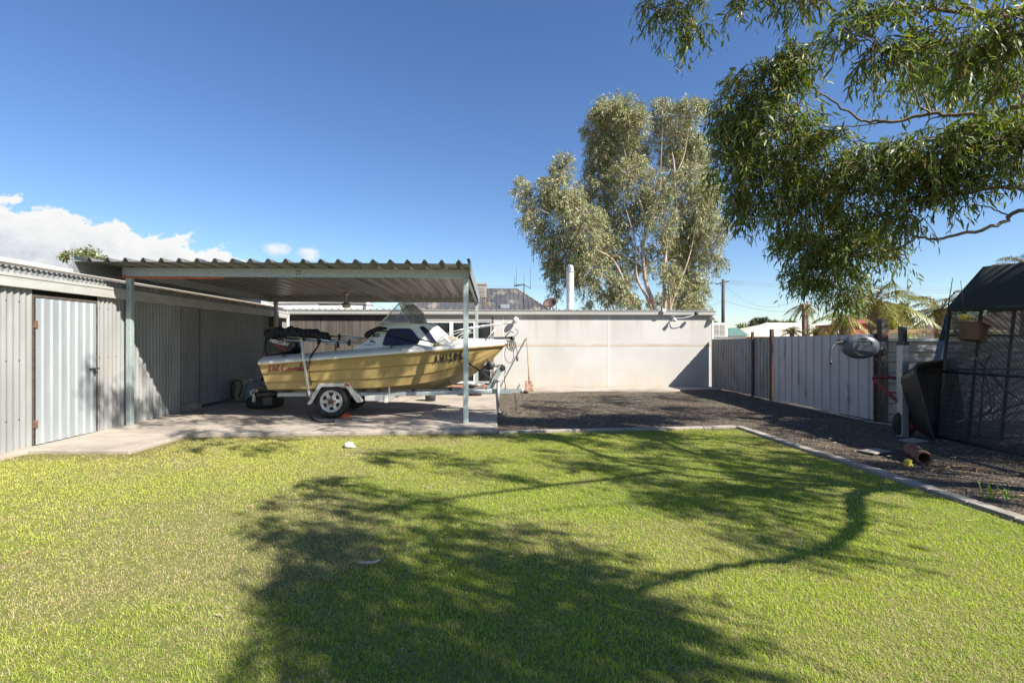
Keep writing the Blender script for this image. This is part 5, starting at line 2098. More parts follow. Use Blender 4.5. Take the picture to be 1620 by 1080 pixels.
# ================================================================== TRAILER
e = empty("boat_trailer", (-2.5, Y0, SZ), "galvanised boat trailer with white mudguards and tall guide pole", "trailer")
mb = MB()
FZ = .49
mb.bar((-4.15, Y0, FZ), (.42, Y0 - .06, FZ - .01), .075, .10)
for x in (-4.1, -3.3, -2.3):
    mb.bar((x, 9.78, FZ - .01), (x, 11.06, FZ - .01), .05, .07)
mb.bar((-4.1, 9.8, FZ), (-1.35, 9.82, FZ + .0), .05, .075)
mb.bar((-4.1, 11.04, FZ), (-1.35, 11.02, FZ), .05, .075)
mb.bar((-1.36, 9.82, FZ), (.0, Y0 - .1, FZ), .05, .075)
mb.bar((-1.36, 11.02, FZ), (.0, Y0 + .0, FZ), .05, .075)
mb.build("frame", M['galv'], e, bevel=.006)
WR = .325
wx = P(526.5, 640, 9.72).x
for sg in (-1, 1):
    wy = Y0 + sg * .72
    c = V((wx, wy, SZ + WR))
    ax = V((0, sg, 0))
    mb = MB()
    mb.lathe(c, ax, [(.20, -.09), (.26, -.10), (.305, -.085), (.32, -.05), (WR, 0), (.32, .05), (.305, .085), (.26, .10), (.205, .085), (.20, -.09)], 44)
    for q in range(44):
        a = 2 * math.pi * q / 44
        for yy in (-.055, 0, .055):
            mb.box(c + V((math.cos(a) * (WR - .003), yy, math.sin(a) * (WR - .003))), (.012, .035, .03), (0, -a, 0))
    tyre = mb.build("wheel", M['rubber'], e)
    # rim disc with six oval holes: dark dish behind, face as ring sectors
    mb = MB()
    mb.lathe(c, ax, [(.207, .085), (.20, .088), (.185, .072), (.178, .05), (.0, .03)], 36)
    mb.build("dish", M['darkmetal'], tyre)
    mb = MB()
    mb.lathe(c, ax, [(.212, .086), (.206, .098), (.198, .094), (.186, .078), (.165, .074), (.165, .060)], 40)
    mb.lathe(c, ax, [(.105, .060), (.105, .078), (.085, .086), (.0, .084)], 30)
    xq = ax.orthogonal().normalized()
    yq = ax.cross(xq)
    for q in range(6):
        a = 2 * math.pi * q / 6 + .3
        # spoke between holes
        pts = []
        for rr, wd in ((.100, .042), (.12, .030), (.14, .028), (.158, .040), (.172, .062)):
            pts.append((rr, wd))
        u = xq * math.cos(a) + yq * math.sin(a)
        w = ax.cross(u)
        L1 = [c + ax * (.076) + u * r_ + w * d_ for r_, d_ in pts]
        L2 = [c + ax * (.076) + u * r_ - w * d_ for r_, d_ in pts[::-1]]
        mb.prism([p for p in L1 + L2], ax * -.012)
    mb.build("rim", M['rim'], tyre)
    mb = MB()
    mb.lathe(c + ax * .08, ax, [(.052, 0), (.052, .03), (.045, .055), (.03, .065), (0, .067)], 20)
    for q in range(5):
        a = 2 * math.pi * q / 5
        mb.lathe(c + ax * .082 + xq * .078 * math.cos(a) + yq * .078 * math.sin(a), ax, [(.013, 0), (.013, .02), (0, .024)], 6)
    mb.build("hub", M['rust'], tyre)
    # mudguard: folded plate, trapezoid profile
    gy0, gy1 = wy - .13, wy + .13
    if sg < 0:
        prof2 = [P(487, 639, 9.6), P(505, 607, 9.6), P(551, 606, 9.6), P(571, 636, 9.6)]
        GP = [(p.x, p.z) for p in prof2]
    inner = [(GP[0][0] + .07, GP[0][1]), (GP[1][0] + .05, GP[1][1] - .055), (GP[2][0] - .04, GP[2][1] - .055), (GP[3][0] - .07, GP[3][1] - .0)]
    mb = MB()
    for (x0, z0), (x1, z1) in zip(GP, GP[1:]):
        mb.prism([(x0, gy0, z0), (x1, gy0, z1), (x1, gy1, z1), (x0, gy1, z0)], (0, 0, .004))
    yo = gy0 if sg < 0 else gy1
    for k in range(3):
        mb.prism([(GP[k][0], yo, GP[k][1]), (GP[k + 1][0], yo, GP[k + 1][1]), (inner[k + 1][0], yo, inner[k + 1][1]), (inner[k][0], yo, inner[k][1])], (0, .004 * sg, 0))
    gd = mb.build("mudguard", mat("worn_white_metal", (.62, .60, .56), (.52, .50, .46), rough=.5, scale=6, c3=(.3, .22, .15), s3=5, lo3=.6), e)
    mb = MB()
    p = V((GP[2][0], yo, GP[2][1]))
    mb.box((p.x - .01, yo + .005 * sg, p.z - .03), (.09, .02, .035), (0, R(20), 0))
    mb.build("reflector", M['red'], gd)
    # guide pole
    mb = MB()
    if sg < 0:
        gp = [P(476.5, 537, 9.42), P(480, 560, 9.42), P(488, 618, 9.5), P(490, 628, 9.62)]
        GPo = gp
    else:
        gp = [V((p.x, 2 * Y0 - p.y, p.z)) for p in GPo]
    mb.tube([gp[0], gp[2]], .025, 10)
    mb.tube([gp[2], gp[3], V((gp[3].x + .02, Y0 + sg * .62, FZ))], .022, 8)
    gpo = mb.build("guide_pole", mat("weathered_pvc", (.58, .57, .52), (.48, .47, .42), rough=.5, scale=8), e)
    mb = MB()
    mb.lathe(gp[0] - V((0, 0, .01)), (0, 0, 1), [(.028, 0), (.028, .03), (0, .035)], 10)
    mb.build("cap", M['plastic_yellow'], gpo)
    # bunk with support
    mb = MB()
    yb = Y0 + sg * .62
    a, b = P(562, 608.5, 9.8), P(624, 604, 9.8)
    mb.bar((a.x - .5, yb, a.z - .01), (b.x, yb, b.z), .09, .04)
    mb.bar((P(616, 604, 9.8).x, yb - .0, b.z), (P(616, 640, 9.8).x, yb, .34), .03, .03)
    mb.bar((P(616, 640, 9.8).x, yb, .36), (P(636, 618, 9.8).x, yb + .1 * sg * -1, FZ), .05, .03)
    mb.build("bunk", M['alu'], e)
    mb = MB()
    a, b = P(577, 624, 9.75), P(611, 634, 9.75)
    mb.b2((a.x, yb - .05, b.z), (b.x, yb - .02, a.z))
    mb.b2((a.x, yb - .05, a.z - .01), (b.x, yb + .15, a.z))
    mb.bar((b.x, yb - .05, b.z - .03), (b.x, yb - .05, a.z), .06, .06)
    mb.build("number_plate_bracket", M['gelwhite'], e, bevel=.006)
# axle and rollers
mb = MB()
mb.tube([(wx, Y0 - .66, SZ + WR), (wx, Y0 + .66, SZ + WR)], .03, 10)
mb.bar((wx - .4, Y0 - .6, FZ - .07), (wx + .4, Y0 - .6, FZ - .07), .06, .03)
mb.bar((wx - .4, Y0 + .6, FZ - .07), (wx + .4, Y0 + .6, FZ - .07), .06, .03)
mb.build("axle", M['darkmetal'], e)
for x in (-3.6, -2.6, -1.6, -.85):
    mb = MB()
    mb.lathe((x, Y0 - .14, FZ + .04), (0, 1, 0), [(0, 0), (.035, 0), (.03, .14), (.035, .28), (0, .28)], 14)
    mb.build("roller", M['rubber'], e)
# winch post
W = lambda x, y, oy=0: V((P(x, y, Y0 - .05).x, Y0 - .05 + oy, P(x, y, Y0 - .05).z))
mb = MB()
mb.bar(W(772, 618), W(793, 580), .09, .12)
mb.bar(W(792, 580), W(764, 575), .06, .05)
mb.bar(W(764, 585), W(790, 588), .03, .03)
wp = mb.build("winch_post", M['galv'], e, bevel=.006)
mb = MB()
c = W(776, 577, -.1)
mb.lathe(c, (0, 1, 0), [(0, 0), (.09, 0), (.09, .01), (.05, .012), (.05, .12), (.09, .122), (.09, .132), (0, .132)], 20)
mb.tube([c + V((0, -.01, 0)), c + V((-.07, -.03, .12)), c + V((-.07, -.12, .12))], .012, 6)
mb.build("winch", M['darkmetal'], wp)
mb = MB()
c = W(795, 582, -.06)
mb.lathe(c, (0, 1, 0), [(0, 0), (.05, 0), (.065, .03), (.065, .09), (.05, .12), (0, .12)], 16)
mb.build("bow_stop", M['rubber'], wp)
mb = MB()
mb.tube(catmull([W(783, 578, -.06), W(796, 577, -.06), W(799, 588, -.06), W(797, 592, -.06), W(800, 615, -.06)], 4), .008, 6)
mb.tube(catmull([W(776, 605, -.07), W(779, 596, -.07), W(786, 585, -.07)], 4), .012, 6)
mb.build("safety_chain", M['darkmetal'], wp)
# jockey stand
mb = MB()
J = lambda x, y, oy=0: V((P(x, y, Y0 - .16).x, Y0 - .16 + oy, P(x, y, Y0 - .16).z))
jb = J(792, 655)
mb.tube([J(788, 603), J(788, 645)], .035, 10)
mb.tube(catmull([J(788, 640), J(789, 650), J(795, 655)], 4), [.034] * 9, 10)
mb.tube([J(788, 603), J(788, 600)], .045, 10)
js = mb.build("jockey_stand", M['galv'], e)
mb = MB()
mb.lathe((jb.x + .03, jb.y, .02), (0, 0, 1), [(0, 0), (.10, 0), (.10, .015), (.04, .04), (0, .06)], 16)
mb.build("foot", M['black'], js)
mb = MB()
mb.tube([J(788, 604, -.02), J(782, 600, -.08), J(779, 606, -.1)], .010, 6)
mb.build("crank", M['darkmetal'], js)
mb = MB()
a = V((.42, Y0 - .06, FZ - .01))
mb.bar(a - V((.03, 0, -.02)), a + V((.20, 0, .02)), .07, .06)
mb.lathe(a + V((.2, 0, -.03)), (0, 0, 1), [(0, 0), (.04, 0), (.045, .04), (.04, .08), (0, .09)], 14)
mb.tube([a + V((.1, 0, .03)), a + V((.16, -.02, .14)), a + V((.15, -.02, .2))], .015, 6)
mb.build("coupling", M['galv'], e)
mb = MB()
mb.tube(catmull([a + V((.05, -.06, -.03)), a + V((.08, -.08, -.25)), V((a.x + .09, a.y - .1, .06)), V((a.x + .2, a.y - .14, .04))], 5), .009, 6)
mb.build("wiring", M['black'], e)
# wheel chock and strap tail
g = G(559, 653, SZ)
mb = MB()
mb.prism([(g.x - .10, 9.75, SZ), (g.x + .10, 9.75, SZ), (g.x + .06, 9.75, SZ + .05), (g.x - .10, 9.75, SZ + .17)], (0, .13, 0))
tag(mb.build("wheel_chock", M['orange'], bevel=.008), "orange wedge chock behind the trailer wheel", "chock")
mb = MB()
pp = catmull([P(486, 620, 9.45), P(485, 640, 9.42), P(488, 655, 9.35), G(496, 664, SZ + .012), G(508, 668, SZ + .01), G(530, 667, SZ + .01)], 6)
for a, b in zip(pp, pp[1:]):
    mb.bar(a, b + (b - a) * .05, .008, .035)
tag(mb.build("loose_strap", M['strap']), "loose black strap tail trailing onto the concrete beside the trailer wheel", "strap")

# ================================================================== FOLIAGE
def leaf_arrays(pos, dirs, L, W, cols, rs):
    """curved narrow leaf blades: 6 verts, tri+quad+tri"""
    n = len(pos)
    dirs = dirs / np.linalg.norm(dirs, axis=1, keepdims=True)
    rv = rs.normal(size=(n, 3))
    side = np.cross(dirs, rv)
    side /= np.linalg.norm(side, axis=1, keepdims=True) + 1e-9
    nor = np.cross(side, dirs)
    cv = rs.uniform(-.25, .25, (n, 1))
    L = L[:, None]
    W = W[:, None]
    p0 = pos
    p1 = pos + dirs * L * .33 + nor * L * cv * .33
    p2 = pos + dirs * L * .68 + nor * L * cv * .36
    p3 = pos + dirs * L + nor * L * cv * .05 + np.array([0, 0, -.08]) * L
    vs = np.stack([p0, p1 - side * W * .5, p1 + side * W * .5, p2 - side * W * .42, p2 + side * W * .42, p3], 1).reshape(-1, 3)
    i = np.arange(n)[:, None] * 6
    tri = np.concatenate([i + np.array([[0, 1, 2]]), i + np.array([[3, 5, 4]])])
    quad = i + np.array([[1, 3, 4, 2]])
    return vs, tri, quad, np.repeat(cols, 6, 0)


def make_crown(name, blobs, mat_, parent, seed, dens, L0, W0, pal, droop=1.0, spray=(9, 14), slen=.45, twig_mb=None, limbpts=None, twr=.004, up=.3, spread=.25, sub_n=10):
    """blobs: (center, rx, ry, rz, weight). Leaves sit along drooping sprays that start through the blob volume."""
    rs = np.random.RandomState(seed)
    P_, D_, C_, L_, W_ = [], [], [], [], []
    for bi, (c, rx, ry, rz, wgt) in enumerate(blobs):
        c = np.array(c)
        ns = max(3, int(dens * wgt * (rx * ry * rz) ** (1 / 1.5)))
        tone = rs.uniform(0, 1)
        sub = rs.normal(size=(max(2, ns // sub_n), 3))
        sub /= np.linalg.norm(sub, axis=1, keepdims=True)
        sub *= rs.uniform(.35, 1, (len(sub), 1))
        for k in range(ns):
            q = sub[rs.randint(len(sub))] + rs.normal(size=3) * spread
            r = np.linalg.norm(q)
            if r > 1.12:
                q *= 1.12 / r
            st = c + q * np.array([rx, ry, rz])
            out = q / (np.linalg.norm(q) + 1e-6) + rs.normal(size=3) * .5
            out[2] += up
            out /= np.linalg.norm(out)
            sl = slen * rs.uniform(.6, 1.3)
            m = rs.randint(*spray)
            t = np.linspace(.1, 1, m)[:, None]
            dd = np.array([0, 0, -1.0])
            path = st + out * t * sl * (1 - .35 * t) + dd * (t ** 1.8) * sl * .75 * droop
            if twig_mb is not None and k % 2 == 0:
                twig_mb.tube([V(st - out * sl * .5), V(path[0]), V(path[m // 2]), V(path[-1])], [twr * 1.6, twr * 1.2, twr, twr * .5], 4, caps=False)
            dl = out * .35 + dd * (.55 + .6 * t) * droop + rs.normal(size=(m, 3)) * .42
            P_.append(path + rs.normal(size=(m, 3)) * sl * .05)
            D_.append(dl)
            u = np.clip(rs.rand(m, 1) * .7 + tone * .3 + rs.normal() * .15, 0, 1)
            col = np.array(pal[0]) * (1 - u) + np.array(pal[1]) * u
            od = rs.rand(m, 1) < .06
            col = np.where(od, np.array(pal[2]), col)
            C_.append(col * rs.uniform(.8, 1.2, (m, 1)))
            s = rs.uniform(.65, 1.25, m)
            L_.append(L0 * s)
            W_.append(W0 * s * rs.uniform(.8, 1.2, m))
    P_, D_, C_ = np.concatenate(P_), np.concatenate(D_), np.concatenate(C_)
    vs, tri, quad, cc = leaf_arrays(P_, D_, np.concatenate(L_), np.concatenate(W_), C_, rs)
    o = np_mesh(name, vs, [tri, quad], mat_, cc, parent, smooth=False)
    print(name, len(P_), "leaves")
    return o


# ------------------------------------------------ the near gum tree (trunk off the right edge, crown overhead)
TB = V((7.0, 3.3, 0))
e = empty("gum_tree", TB, "big near gum tree with drooping green leaves overhanging from the upper right", "tree")
def SH(px, py, h):
    """point at height h whose sun shadow falls on ground pixel"""
    g = G(px, py)
    return V((g.x + SHX * h, g.y + SHY * h, h))


TE = SH(1390, 772, 2.8)
trunk = catmull([TB + V((.1, .1, -.1)), V((6.98, 3.35, .8)), SH(1600, 775, 1.8), SH(1450, 768, 2.5), TE], 6)
mb = MB()
mb.tube(trunk, lin(.16, .07, len(trunk)), 12)
limbs = []


def limb(pts, r0, r1, n=7):
    pp = catmull(pts, 6)
    pp = [p + V((rnd.uniform(-.02, .02), rnd.uniform(-.02, .02), rnd.uniform(-.02, .02))) * min(1, r0 * 20) for p in pp]
    mb.tube(pp, lin(r0 * .5, r1 * .55, len(pp)), n)
    limbs.append(pp)
    return pp


mb_tr = mb
# limb whose shadow draws the hooked curve on the lawn
limb([TE, SH(1348, 787, 3.0), SH(1355, 815, 3.1), SH(1339, 846, 3.25), SH(1292, 871, 3.45), SH(1230, 886, 3.65), SH(1100, 906, 3.95), SH(960, 957, 4.3), SH(860, 1000, 4.6)], .13, .035)
limb([SH(1110, 905, 3.9), SH(1030, 912, 4.1), SH(900, 950, 4.5), SH(780, 900, 4.8)], .05, .02)
limb([TE, SH(1320, 768, 3.4), SH(1220, 778, 3.9), SH(1090, 793, 4.3), SH(940, 800, 4.6), SH(775, 816, 4.9)], .05, .015)
limb([SH(1210, 775, 4.0), SH(1080, 762, 4.4), SH(950, 745, 4.8)], .035, .015)
limb([SH(960, 957, 4.3), SH(760, 980, 4.8), SH(620, 960, 5.2), SH(520, 880, 5.5)], .05, .02)
limb([SH(860, 1000, 4.6), SH(720, 1040, 5.0), SH(600, 1060, 5.4)], .04, .02)
# visible limbs
A0 = trunk[-4]
limb([A0, V((6.5, 4.2, 2.55)), P(1700, 300, 5.3), P(1620, 331, 5.5), P(1578, 356, 5.6), P(1511, 373, 5.8), P(1462, 376, 6.0), P(1422, 360, 6.2), P(1391, 333, 6.4)], .065, .016)
limb([P(1449, 376, 6.05), P(1413, 396, 6.4), P(1364, 402, 6.9), P(1320, 410, 7.4)], .024, .010)
limb([P(1600, 343, 5.55), P(1570, 330, 5.6), P(1545, 325, 5.8), P(1500, 328, 6.0)], .02, .008)
limb([P(1760, 270, 5.0), P(1680, 285, 5.2), P(1620, 297, 5.4), P(1556, 299, 5.7), P(1489, 310, 6.0), P(1436, 298, 6.2), P(1382, 307, 6.4), P(1324, 293, 6.6), P(1267, 267, 6.8)], .055, .012)
limb([P(1382, 307, 6.4), P(1340, 330, 6.8), P(1300, 370, 7.3), P(1290, 420, 7.8)], .02, .008)
limb([TE, V((6.2, 4.0, 3.7)), P(1700, 150, 5.2), P(1620, 167, 5.3), P(1578, 176, 5.5), P(1533, 183, 5.7), P(1471, 180, 5.9), P(1400, 193, 6.1), P(1356, 187, 6.3), P(1311, 156, 6.4), P(1284, 138, 6.5)], .08, .014)
limb([P(1471, 179, 5.9), P(1453, 164, 5.7), P(1440, 129, 5.5), P(1409, 111, 5.3), P(1380, 60, 5.1)], .026, .008)
limb([P(1400, 193, 6.1), P(1340, 200, 6.4), P(1260, 195, 6.7), P(1190, 190, 6.9)], .018, .006)
limb([TE, V((5.9, 3.2, 4.6)), P(1640, 10, 4.8), P(1560, 25, 4.9), P(1470, 15, 5.0), P(1390, 10, 5.2)], .09, .02)
limb([P(1560, 25, 4.9), P(1400, -40, 5.2), P(1250, -40, 5.5), P(1120, -5, 5.8)], .04, .01)
limb([TE, V((6.2, 2.6, 4.5)), V((6.6, 3.4, 6.0)), V((7.0, 4.4, 7.2))], .07, .03)
limb([V((6.2, 2.6, 4.5)), V((5.4, 1.2, 5.6)), V((4.6, .2, 6.2))], .08, .03)
limb([V((6.98, 3.25, .9)), V((8.0, 4.2, 2.2)), V((9.0, 5.0, 3.6)), V((9.6, 5.4, 5.0))], .12, .04)
vis = []


def B(px, py, rx, rz, Y, w=1.0, ry=None):
    k = Y / F
    vis.append((P(px, py, Y), rx * k, (ry or (rx + rz) / 2 * 1.1) * k, rz * k, w))


for q in [(1213, 116, 56, 26, 6.6), (1275, 95, 50, 22, 6.4), (1169, 175, 40, 44, 6.8), (1158, 249, 30, 46, 6.8), (1228, 205, 60, 50, 6.7), (1195, 285, 42, 36, 6.9),
          (1182, 318, 24, 22, 7.0), (1289, 249, 62, 38, 6.6), (1267, 320, 50, 36, 7.0), (1311, 369, 56, 34, 7.4), (1262, 397, 32, 22, 7.6), (1305, 425, 48, 32, 7.8),
          (1322, 458, 38, 18, 8.0), (1368, 388, 44, 24, 7.2), (1427, 408, 18, 14, 7.0), (1378, 267, 80, 34, 6.4), (1467, 240, 80, 34, 6.0), (1569, 222, 55, 40, 5.6),
          (1511, 284, 60, 22, 5.9), (1440, 332, 56, 24, 6.3), (1620, 230, 40, 40, 5.4)]:
    B(*q)
for q in [(1375, 55, 42, 46, 5.0), (1340, 20, 30, 26, 5.0), (1415, 95, 34, 38, 5.1), (1511, 50, 80, 46, 4.8), (1578, 100, 40, 34, 4.8), (1600, 50, 40, 40, 4.6), (1605, 145, 26, 22, 5.0), (1460, 20, 50, 24, 4.9)]:
    B(*q, .55)
for q in [(1067, 14, 42, 20, 5.8), (1090, 38, 18, 12, 5.8), (1030, 14, 16, 9, 5.9), (1178, 0, 26, 10, 5.7), (1280, -2, 18, 12, 5.4), (1260, -34, 60, 22, 5.6)]:
    B(*q, .9)
twg = MB()
pal = [(.066, .108, .019), (.19, .23, .045), (.30, .22, .065)]
make_crown("crown", vis, M['leaf'], e, 5, 1500, .117, .0198, pal, twig_mb=twg, spray=(6, 11), slen=.31, droop=.78)
# overhead part of the crown: out of frame, it throws the big lawn shadow
hid = []


def S(px, py, r, h, w=.55, rz=.45):
    hid.append((SH(px, py, h), r, r, rz, w))


for q in [(505, 775, .45, 5.4), (470, 812, .40, 5.5), (450, 850, .3, 5.5), (560, 835, .42, 5.3), (640, 800, .35, 5.2), (620, 870, .5, 5.2), (540, 900, .42, 5.4), (480, 900, .25, 5.5),
          (700, 880, .5, 5.0), (620, 940, .5, 5.2), (720, 945, .5, 5.0), (560, 970, .4, 5.4), (500, 960, .25, 5.5), (820, 905, .45, 4.9), (830, 965, .5, 4.8), (700, 1010, .45, 5.1), (600, 1030, .4, 5.3), (540, 1020, .3, 5.4),
          (800, 1035, .45, 4.8), (920, 930, .3, 4.6), (900, 1050, .4, 4.6), (700, 1075, .5, 5.0), (560, 1085, .4, 5.3), (850, 1080, .4, 4.8),
          (770, 860, .28, 5.0), (870, 855, .2, 4.9), (640, 720, .35, 6.2), (560, 712, .25, 6.3), (760, 735, .4, 6.0), (870, 720, .4, 5.8), (960, 740, .45, 5.6), (1040, 790, .32, 5.2), (1130, 790, .35, 4.8), (1050, 705, .45, 5.6), (1150, 720, .45, 5.4),
          (1200, 790, .35, 4.6), (1250, 740, .4, 5.0), (1320, 755, .3, 4.8), (1060, 830, .28, 5.0), (1140, 830, .22, 4.8), (1420, 745, .35, 5.0), (1290, 735, .35, 5.2), (1210, 722, .35, 5.3), (1370, 765, .3, 5.0), (1260, 765, .3, 4.9), (1100, 770, .3, 5.0), (1290, 790, .2, 4.6), (1480, 775, .3, 4.8), (980, 700, .4, 5.8), (1100, 690, .4, 5.8), (1180, 745, .4, 5.2), (1240, 710, .4, 5.4), (1330, 740, .4, 5.2), (1400, 755, .35, 5.0), (1160, 765, .35, 5.0), (1080, 735, .4, 5.4), (1010, 770, .3, 5.2)]:
    S(*q)
# far shade: concrete, gravel, wheelbarrow corner and aviary
for q in [(380, 700, .5, 6.4), (330, 690, .4, 6.6), (900, 655, .8, 5.6), (1010, 645, .9, 5.4), (1100, 650, .9, 5.2), (1200, 660, .8, 5.0), (840, 640, .6, 6.0), (1290, 690, .7, 5.2), (1380, 700, .6, 5.2), (1450, 690, .6, 5.4), (1180, 632, .9, 5.4), (960, 632, .8, 6.4), (1060, 628, .9, 6.2)]:
    S(*q, .5)
for x, y, z, r in ((7.6, 7.4, .6, .9), (8.6, 7.8, 1.0, 1.0), (9.5, 8.4, 1.0, 1.0), (7.4, 8.6, .8, .8), (8.3, 9.0, 1.2, .8), (9.6, 9.0, 1.4, .9), (7.0, 6.4, .3, .8), (6.2, 6.8, .2, .7), (8.0, 6.2, 1.5, .9), (7.3, 8.9, 1.2, .6), (6.9, 7.6, .8, .7), (10.5, 8.9, 1.0, 1.0)):
    h = 4.2
    hid.append((V((x + SHX * h, y + SHY * h, z + h)), r, r, .7, .9))
for px_, py_, Yd, r, w_ in ((450, 590, 9.5, .55, .9), (500, 575, 9.5, .5, .9), (560, 590, 9.5, .55, .8), (520, 605, 9.5, .5, .7), (620, 575, 9.5, .35, .3), (430, 540, 9.5, .4, .4), (655, 595, 9.5, .25, .6), (720, 560, 9.6, .4, .7), (740, 590, 9.8, .4, .4), (600, 530, 9.8, .3, .3),
                            (400, 675, 8.8, .5, .4), (520, 675, 8.8, .5, .35), (640, 672, 8.8, .5, .45), (740, 668, 9.0, .45, .45), (330, 620, 9.2, .4, .4)):
    p_ = P(px_, py_, Yd)
    t_ = 6.4
    hid.append((V((p_.x + SHX * t_, p_.y + SHY * t_, p_.z + t_)), r, r, .4, w_))
for yy_, zz_, r, w_ in ((8.7, .9, .3, .5), (9.3, .5, .4, .6), (9.6, 1.0, .3, .4), (9.0, .2, .35, .5), (10.0, .3, .4, .5), (8.5, .3, .25, .3)):
    t_ = 6.8
    hid.append((V((WX + SHX * t_, yy_ + SHY * t_, zz_ + t_)), r, r, .35, w_))
make_crown("overhead_crown", hid, M['leaf'], e, 6, 480, .14, .026, pal, twig_mb=None, spray=(9, 14), slen=.42)
lp = [p for l_ in limbs for p in l_]
mb = mb_tr
for (c, rx, ry, rz, w) in vis + hid:
    j = min(range(len(lp)), key=lambda i: (lp[i] - c).length + (1.5 if lp[i].z > c.z + .4 else 0))
    a = lp[j]
    if (a - c).length < 3.2:
        m_ = (a + c) / 2 + V((rnd.uniform(-.1, .1), rnd.uniform(-.1, .1), rnd.uniform(.0, .2)))
        pp = catmull([a, m_, c], 4)
        mb.tube(pp, lin(.010, .004, len(pp)), 5, caps=False)
mb.build("trunk", M['bark'], e)
twg.build("twig", M['bark'], e)

rs_ = np.random.RandomState(77)
lx = np.concatenate([rs_.uniform(-4.8, 4.2, 45), rs_.uniform(4.6, 7, 220), rs_.uniform(.2, 7, 160), rs_.uniform(-6, 0, 60)])
ly = np.concatenate([rs_.uniform(2.6, 8.0, 45), rs_.uniform(3.5, 8.5, 220), rs_.uniform(8.8, 15.5, 160), rs_.uniform(8.3, 12, 60)])
lz = np.concatenate([np.full(45, .022), np.full(220, .045), np.full(160, .045), np.full(60, SZ + .006)])
ang = rs_.uniform(0, 6.28, len(lx))
dv = np.stack([np.cos(ang), np.sin(ang), rs_.uniform(-.05, .05, len(lx))], 1)
tt_ = rs_.rand(len(lx), 1)
lc = np.array([[.22, .13, .07]]) * (1 - tt_) + np.array([[.38, .31, .20]]) * tt_
v_, t_, q_, c_ = leaf_arrays(np.stack([lx, ly, lz], 1), dv, rs_.uniform(.045, .10, len(lx)), rs_.uniform(.009, .015, len(lx)), lc, rs_)
tag(np_mesh("leaf_litter", v_, [t_, q_], M['stones'], c_, smooth=False), "scattered dry gum leaves fallen over lawn, slab and gravel", "leaf litter", kind='stuff')

# ------------------------------------------------ tall pale gum behind the extension
FY = 27.0
tb = P(1035, 541, FY)
e = empty("tall_gum_tree", (tb.x, FY, 0), "tall multi trunked grey green gum tree rising behind the house extension", "tree")
fb = []


def FB(px, py, rx, rz, w=1.0, dy=0.0):
    k = FY / F
    fb.append((P(px, py, FY + dy), rx * k * 1.06, min(rx * k * 1.0, 1.6), rz * k * 1.05, w))


for i, q in enumerate([(977, 176, 32, 20), (960, 170, 18, 12), (938, 204, 18, 18), (977, 225, 34, 34), (1000, 192, 20, 20), (950, 240, 18, 26), (1047, 178, 18, 18), (1093, 178, 20, 18), (1070, 214, 30, 28), (1097, 246, 22, 30),
                       (889, 264, 14, 18), (885, 299, 26, 26), (826, 303, 13, 20), (843, 341, 20, 20), (864, 376, 18, 22), (868, 318, 18, 20), (949, 299, 28, 28), (998, 281, 24, 32), (1040, 300, 18, 26), (1097, 306, 32, 38),
                       (1114, 359, 28, 34), (1085, 380, 28, 34), (1090, 429, 26, 30), (1082, 470, 18, 22), (1128, 415, 14, 12), (973, 348, 30, 30), (921, 359, 30, 28), (896, 397, 28, 30), (880, 425, 16, 20), (878, 458, 8, 16), (931, 420, 24, 28),
                       (928, 454, 14, 18), (968, 395, 28, 26), (977, 442, 20, 26), (968, 472, 16, 14), (1044, 352, 20, 30), (1018, 405, 14, 22), (938, 480, 6, 9), (1058, 440, 14, 20), (905, 330, 22, 22), (950, 265, 20, 20), (1010, 240, 16, 26), (1065, 265, 18, 24),
                       (1120, 300, 16, 26), (1020, 330, 18, 24), (1105, 460, 12, 16), (905, 440, 12, 14), (1000, 475, 14, 12), (1045, 478, 14, 12), (1098, 480, 14, 12), (1060, 400, 18, 22)]):
    FB(*q, dy=rnd.uniform(-1.2, 1.2))
twf = MB()
make_crown("crown", fb, M['leaf_far'], e, 9, 500, .18, .036, [(.17, .19, .075), (.36, .37, .18), (.35, .27, .12)], spray=(8, 12), slen=.55, twig_mb=twf, twr=.008, up=.75, spread=.33, sub_n=12, droop=.72)
mb = MB()
K = lambda *p: catmull([P(x, y, FY - .75) for x, y in p], 5)
base = (1035, 575)
for pts, r0, r1 in (([base, (1037, 494), (1022, 448), (1017, 398), (1022, 356), (1015, 327), (1000, 290), (985, 225)], .14, .022),
                    ([base, (1031, 490), (1008, 440), (1005, 385), (990, 330)], .10, .02),
                    ([(1030, 570), (1012, 490), (991, 454), (970, 412), (938, 391), (886, 348), (850, 330)], .11, .02),
                    ([(1020, 560), (998, 490), (963, 443), (930, 420), (900, 400)], .08, .018),
                    ([(1045, 560), (1052, 489), (1050, 440), (1053, 405), (1058, 370), (1070, 330), (1068, 285), (1082, 246), (1090, 200)], .10, .02),
                    ([(1048, 560), (1060, 489), (1056, 443), (1052, 380), (1045, 300), (1048, 200)], .08, .018),
                    ([(1050, 560), (1061, 487), (1072, 457), (1092, 400), (1105, 330)], .08, .018),
                    ([(1068, 285), (1066, 258), (1063, 240)], .06, .03), ([(1022, 356), (1030, 340), (1035, 320)], .05, .03)):
    pp = K(*pts)
    mb.tube(pp, lin(r0, r1, len(pp)), 9)
mb.build("trunk", M['palebark'], e)
twf.build("twig", M['palebark'], e)

